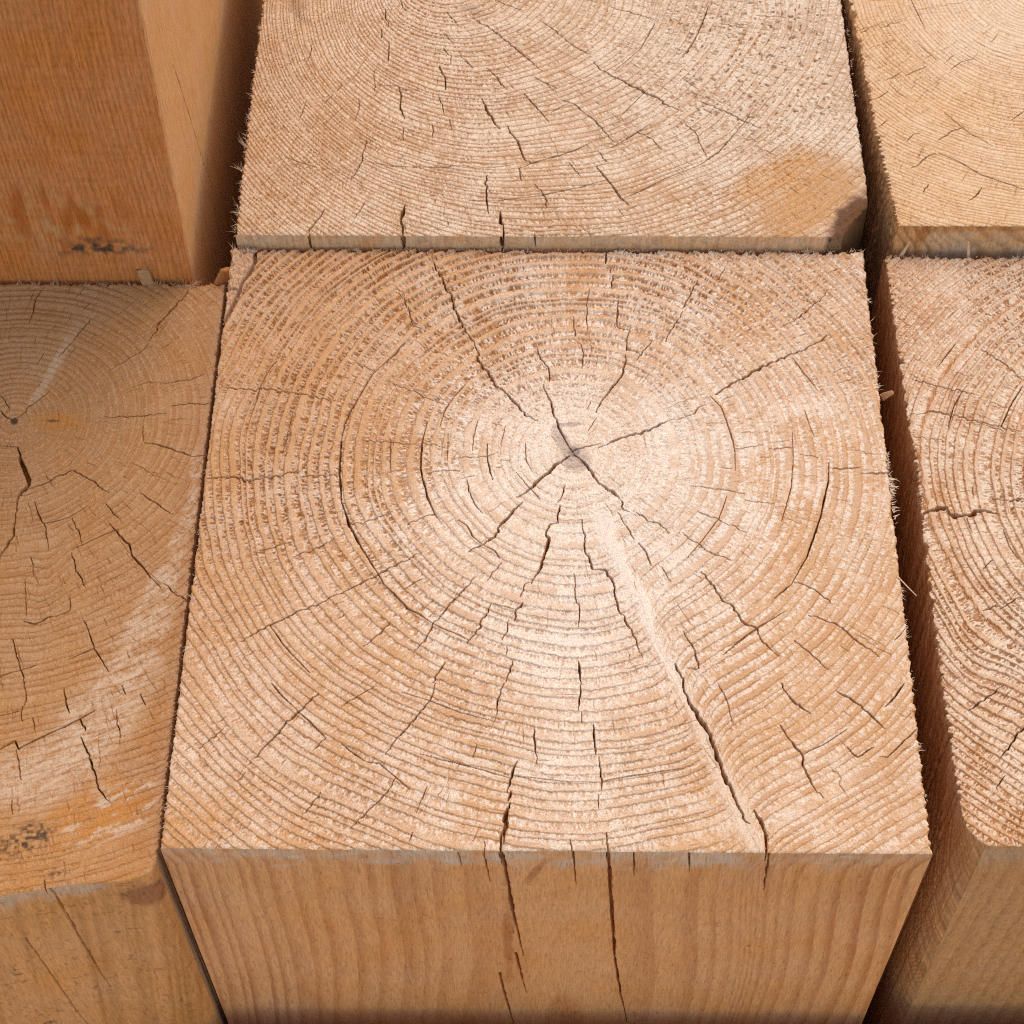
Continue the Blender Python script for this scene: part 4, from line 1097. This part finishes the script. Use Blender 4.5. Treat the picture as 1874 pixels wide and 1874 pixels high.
# ------------------------------------------------------------------ loose chips and slivers
def chip(name, label, cat, pos, size, rot, mat, seed, taper=0.0, bend=0.0, tone=(0.15, 0.5, 0.1, 0), group=None):
    """a split piece of wood: a ragged-ended slab, length along local z"""
    rng = np.random.default_rng(seed); n, k = 14, 12
    R = np.array(Matrix.Rotation(math.radians(rot[2]), 3, 'Z') @ Matrix.Rotation(math.radians(rot[1]), 3, 'Y') @ Matrix.Rotation(math.radians(rot[0]), 3, 'X'))
    V = []; Fc = []; T = []
    prof = []
    for j in range(k):
        a = 2*math.pi*j/k; c, s = math.cos(a), math.sin(a)
        prof.append((math.copysign(abs(c)**0.35, c)*size[0]/2, math.copysign(abs(s)**0.35, s)*size[1]/2))
    rag = rng.normal(0, size[2]*0.05, k)
    for i in range(n):
        q = i/(n-1); sc = 1-taper*q
        for j in range(k):
            zz = q*size[2] + (rag[j] if i == n-1 else 0)
            x, y = prof[j][0]*sc*(1+rng.normal(0, .03)), prof[j][1]*sc*(1+rng.normal(0, .05)) + bend*q*q*size[2]
            V.append(R @ np.array((x, y, zz)))
            g = rng.random()
            T.append((np.clip(tone[0]+0.35*g*(j % 3 == 0), 0, 1), tone[1]*(.6+.4*g), tone[2], tone[3]))
    for i in range(n-1):
        for j in range(k):
            b = (j+1) % k; Fc.append((i*k+j, i*k+b, (i+1)*k+b, (i+1)*k+j))
    for e in (0, n-1):   # end caps as quad fans
        c0 = len(V); ring = [e*k+j for j in range(k)]
        V.append(np.mean([V[r_] for r_ in ring], 0)); T.append((tone[0], tone[1], tone[2], tone[3]))
        for j in range(0, k, 2):
            q4 = (c0, ring[j], ring[(j+1) % k], ring[(j+2) % k]); Fc.append(q4 if e else q4[::-1])
    o = link_mesh(name, [(np.array(V), np.array(Fc), np.array(T, float))], mat, None, smooth=False)
    o.location = [v*MM for v in pos]
    return tag(o, label=label, category=cat, group=group)
chip("wood_chip", "square pale chip standing at the foot of the tall timber", "wood chip", (-126.4, 195.6, -7.5), (3.9, 1.8, 7.2), (-8, -8, 6), END_LEFT, 41, 0.05, 0, (0.25, 0.35, 0.12, 0))
chip("wood_chip", "brown chip wedged at the dark corner beside the tall timber", "wood chip", (-104.0, 196.6, -8.5), (4.6, 2.0, 8.0), (0, 22, 12), SIDE_TALL, 42, 0.25, 0, (0.4, 0.1, 0.1, 0.1))
chip("wood_sliver", "flat pale sliver leaning on the far right timber, nearer the black gap", "wood sliver", (112.6, 205.9, -4), (1.3, 0.5, 7.0), (0, 16, 0), END_YELLOW, 43, 0.6, 0.05, (0.1, 0.5, 0, 0))
chip("wood_sliver", "thin upright sliver leaning on the far right timber, near the photo's right edge", "wood sliver", (134.2, 205.9, -4), (1.0, 0.4, 7.0), (0, -10, 0), END_YELLOW, 44, 0.5, 0.05, (0.1, 0.6, 0, 0))
chip("wood_sliver", "straw-like sliver sticking out across the gap by the right timber", "wood sliver", (99.6, 84.5, -0.6), (0.42, 0.35, 7.6), (0, 96, -52), END_YELLOW, 45, 0.4, 0.03, (0.2, 0.5, 0, 0))
chip("wood_chip", "small bark-coloured flake caught in the gap on the middle timber's right edge", "wood chip", (101.6, 149.5, -3.0), (2.4, 0.9, 4.6), (-20, 25, -70), END_MID, 46, 0.45, 0.1, (0.6, 0.1, 0.1, 0.05))
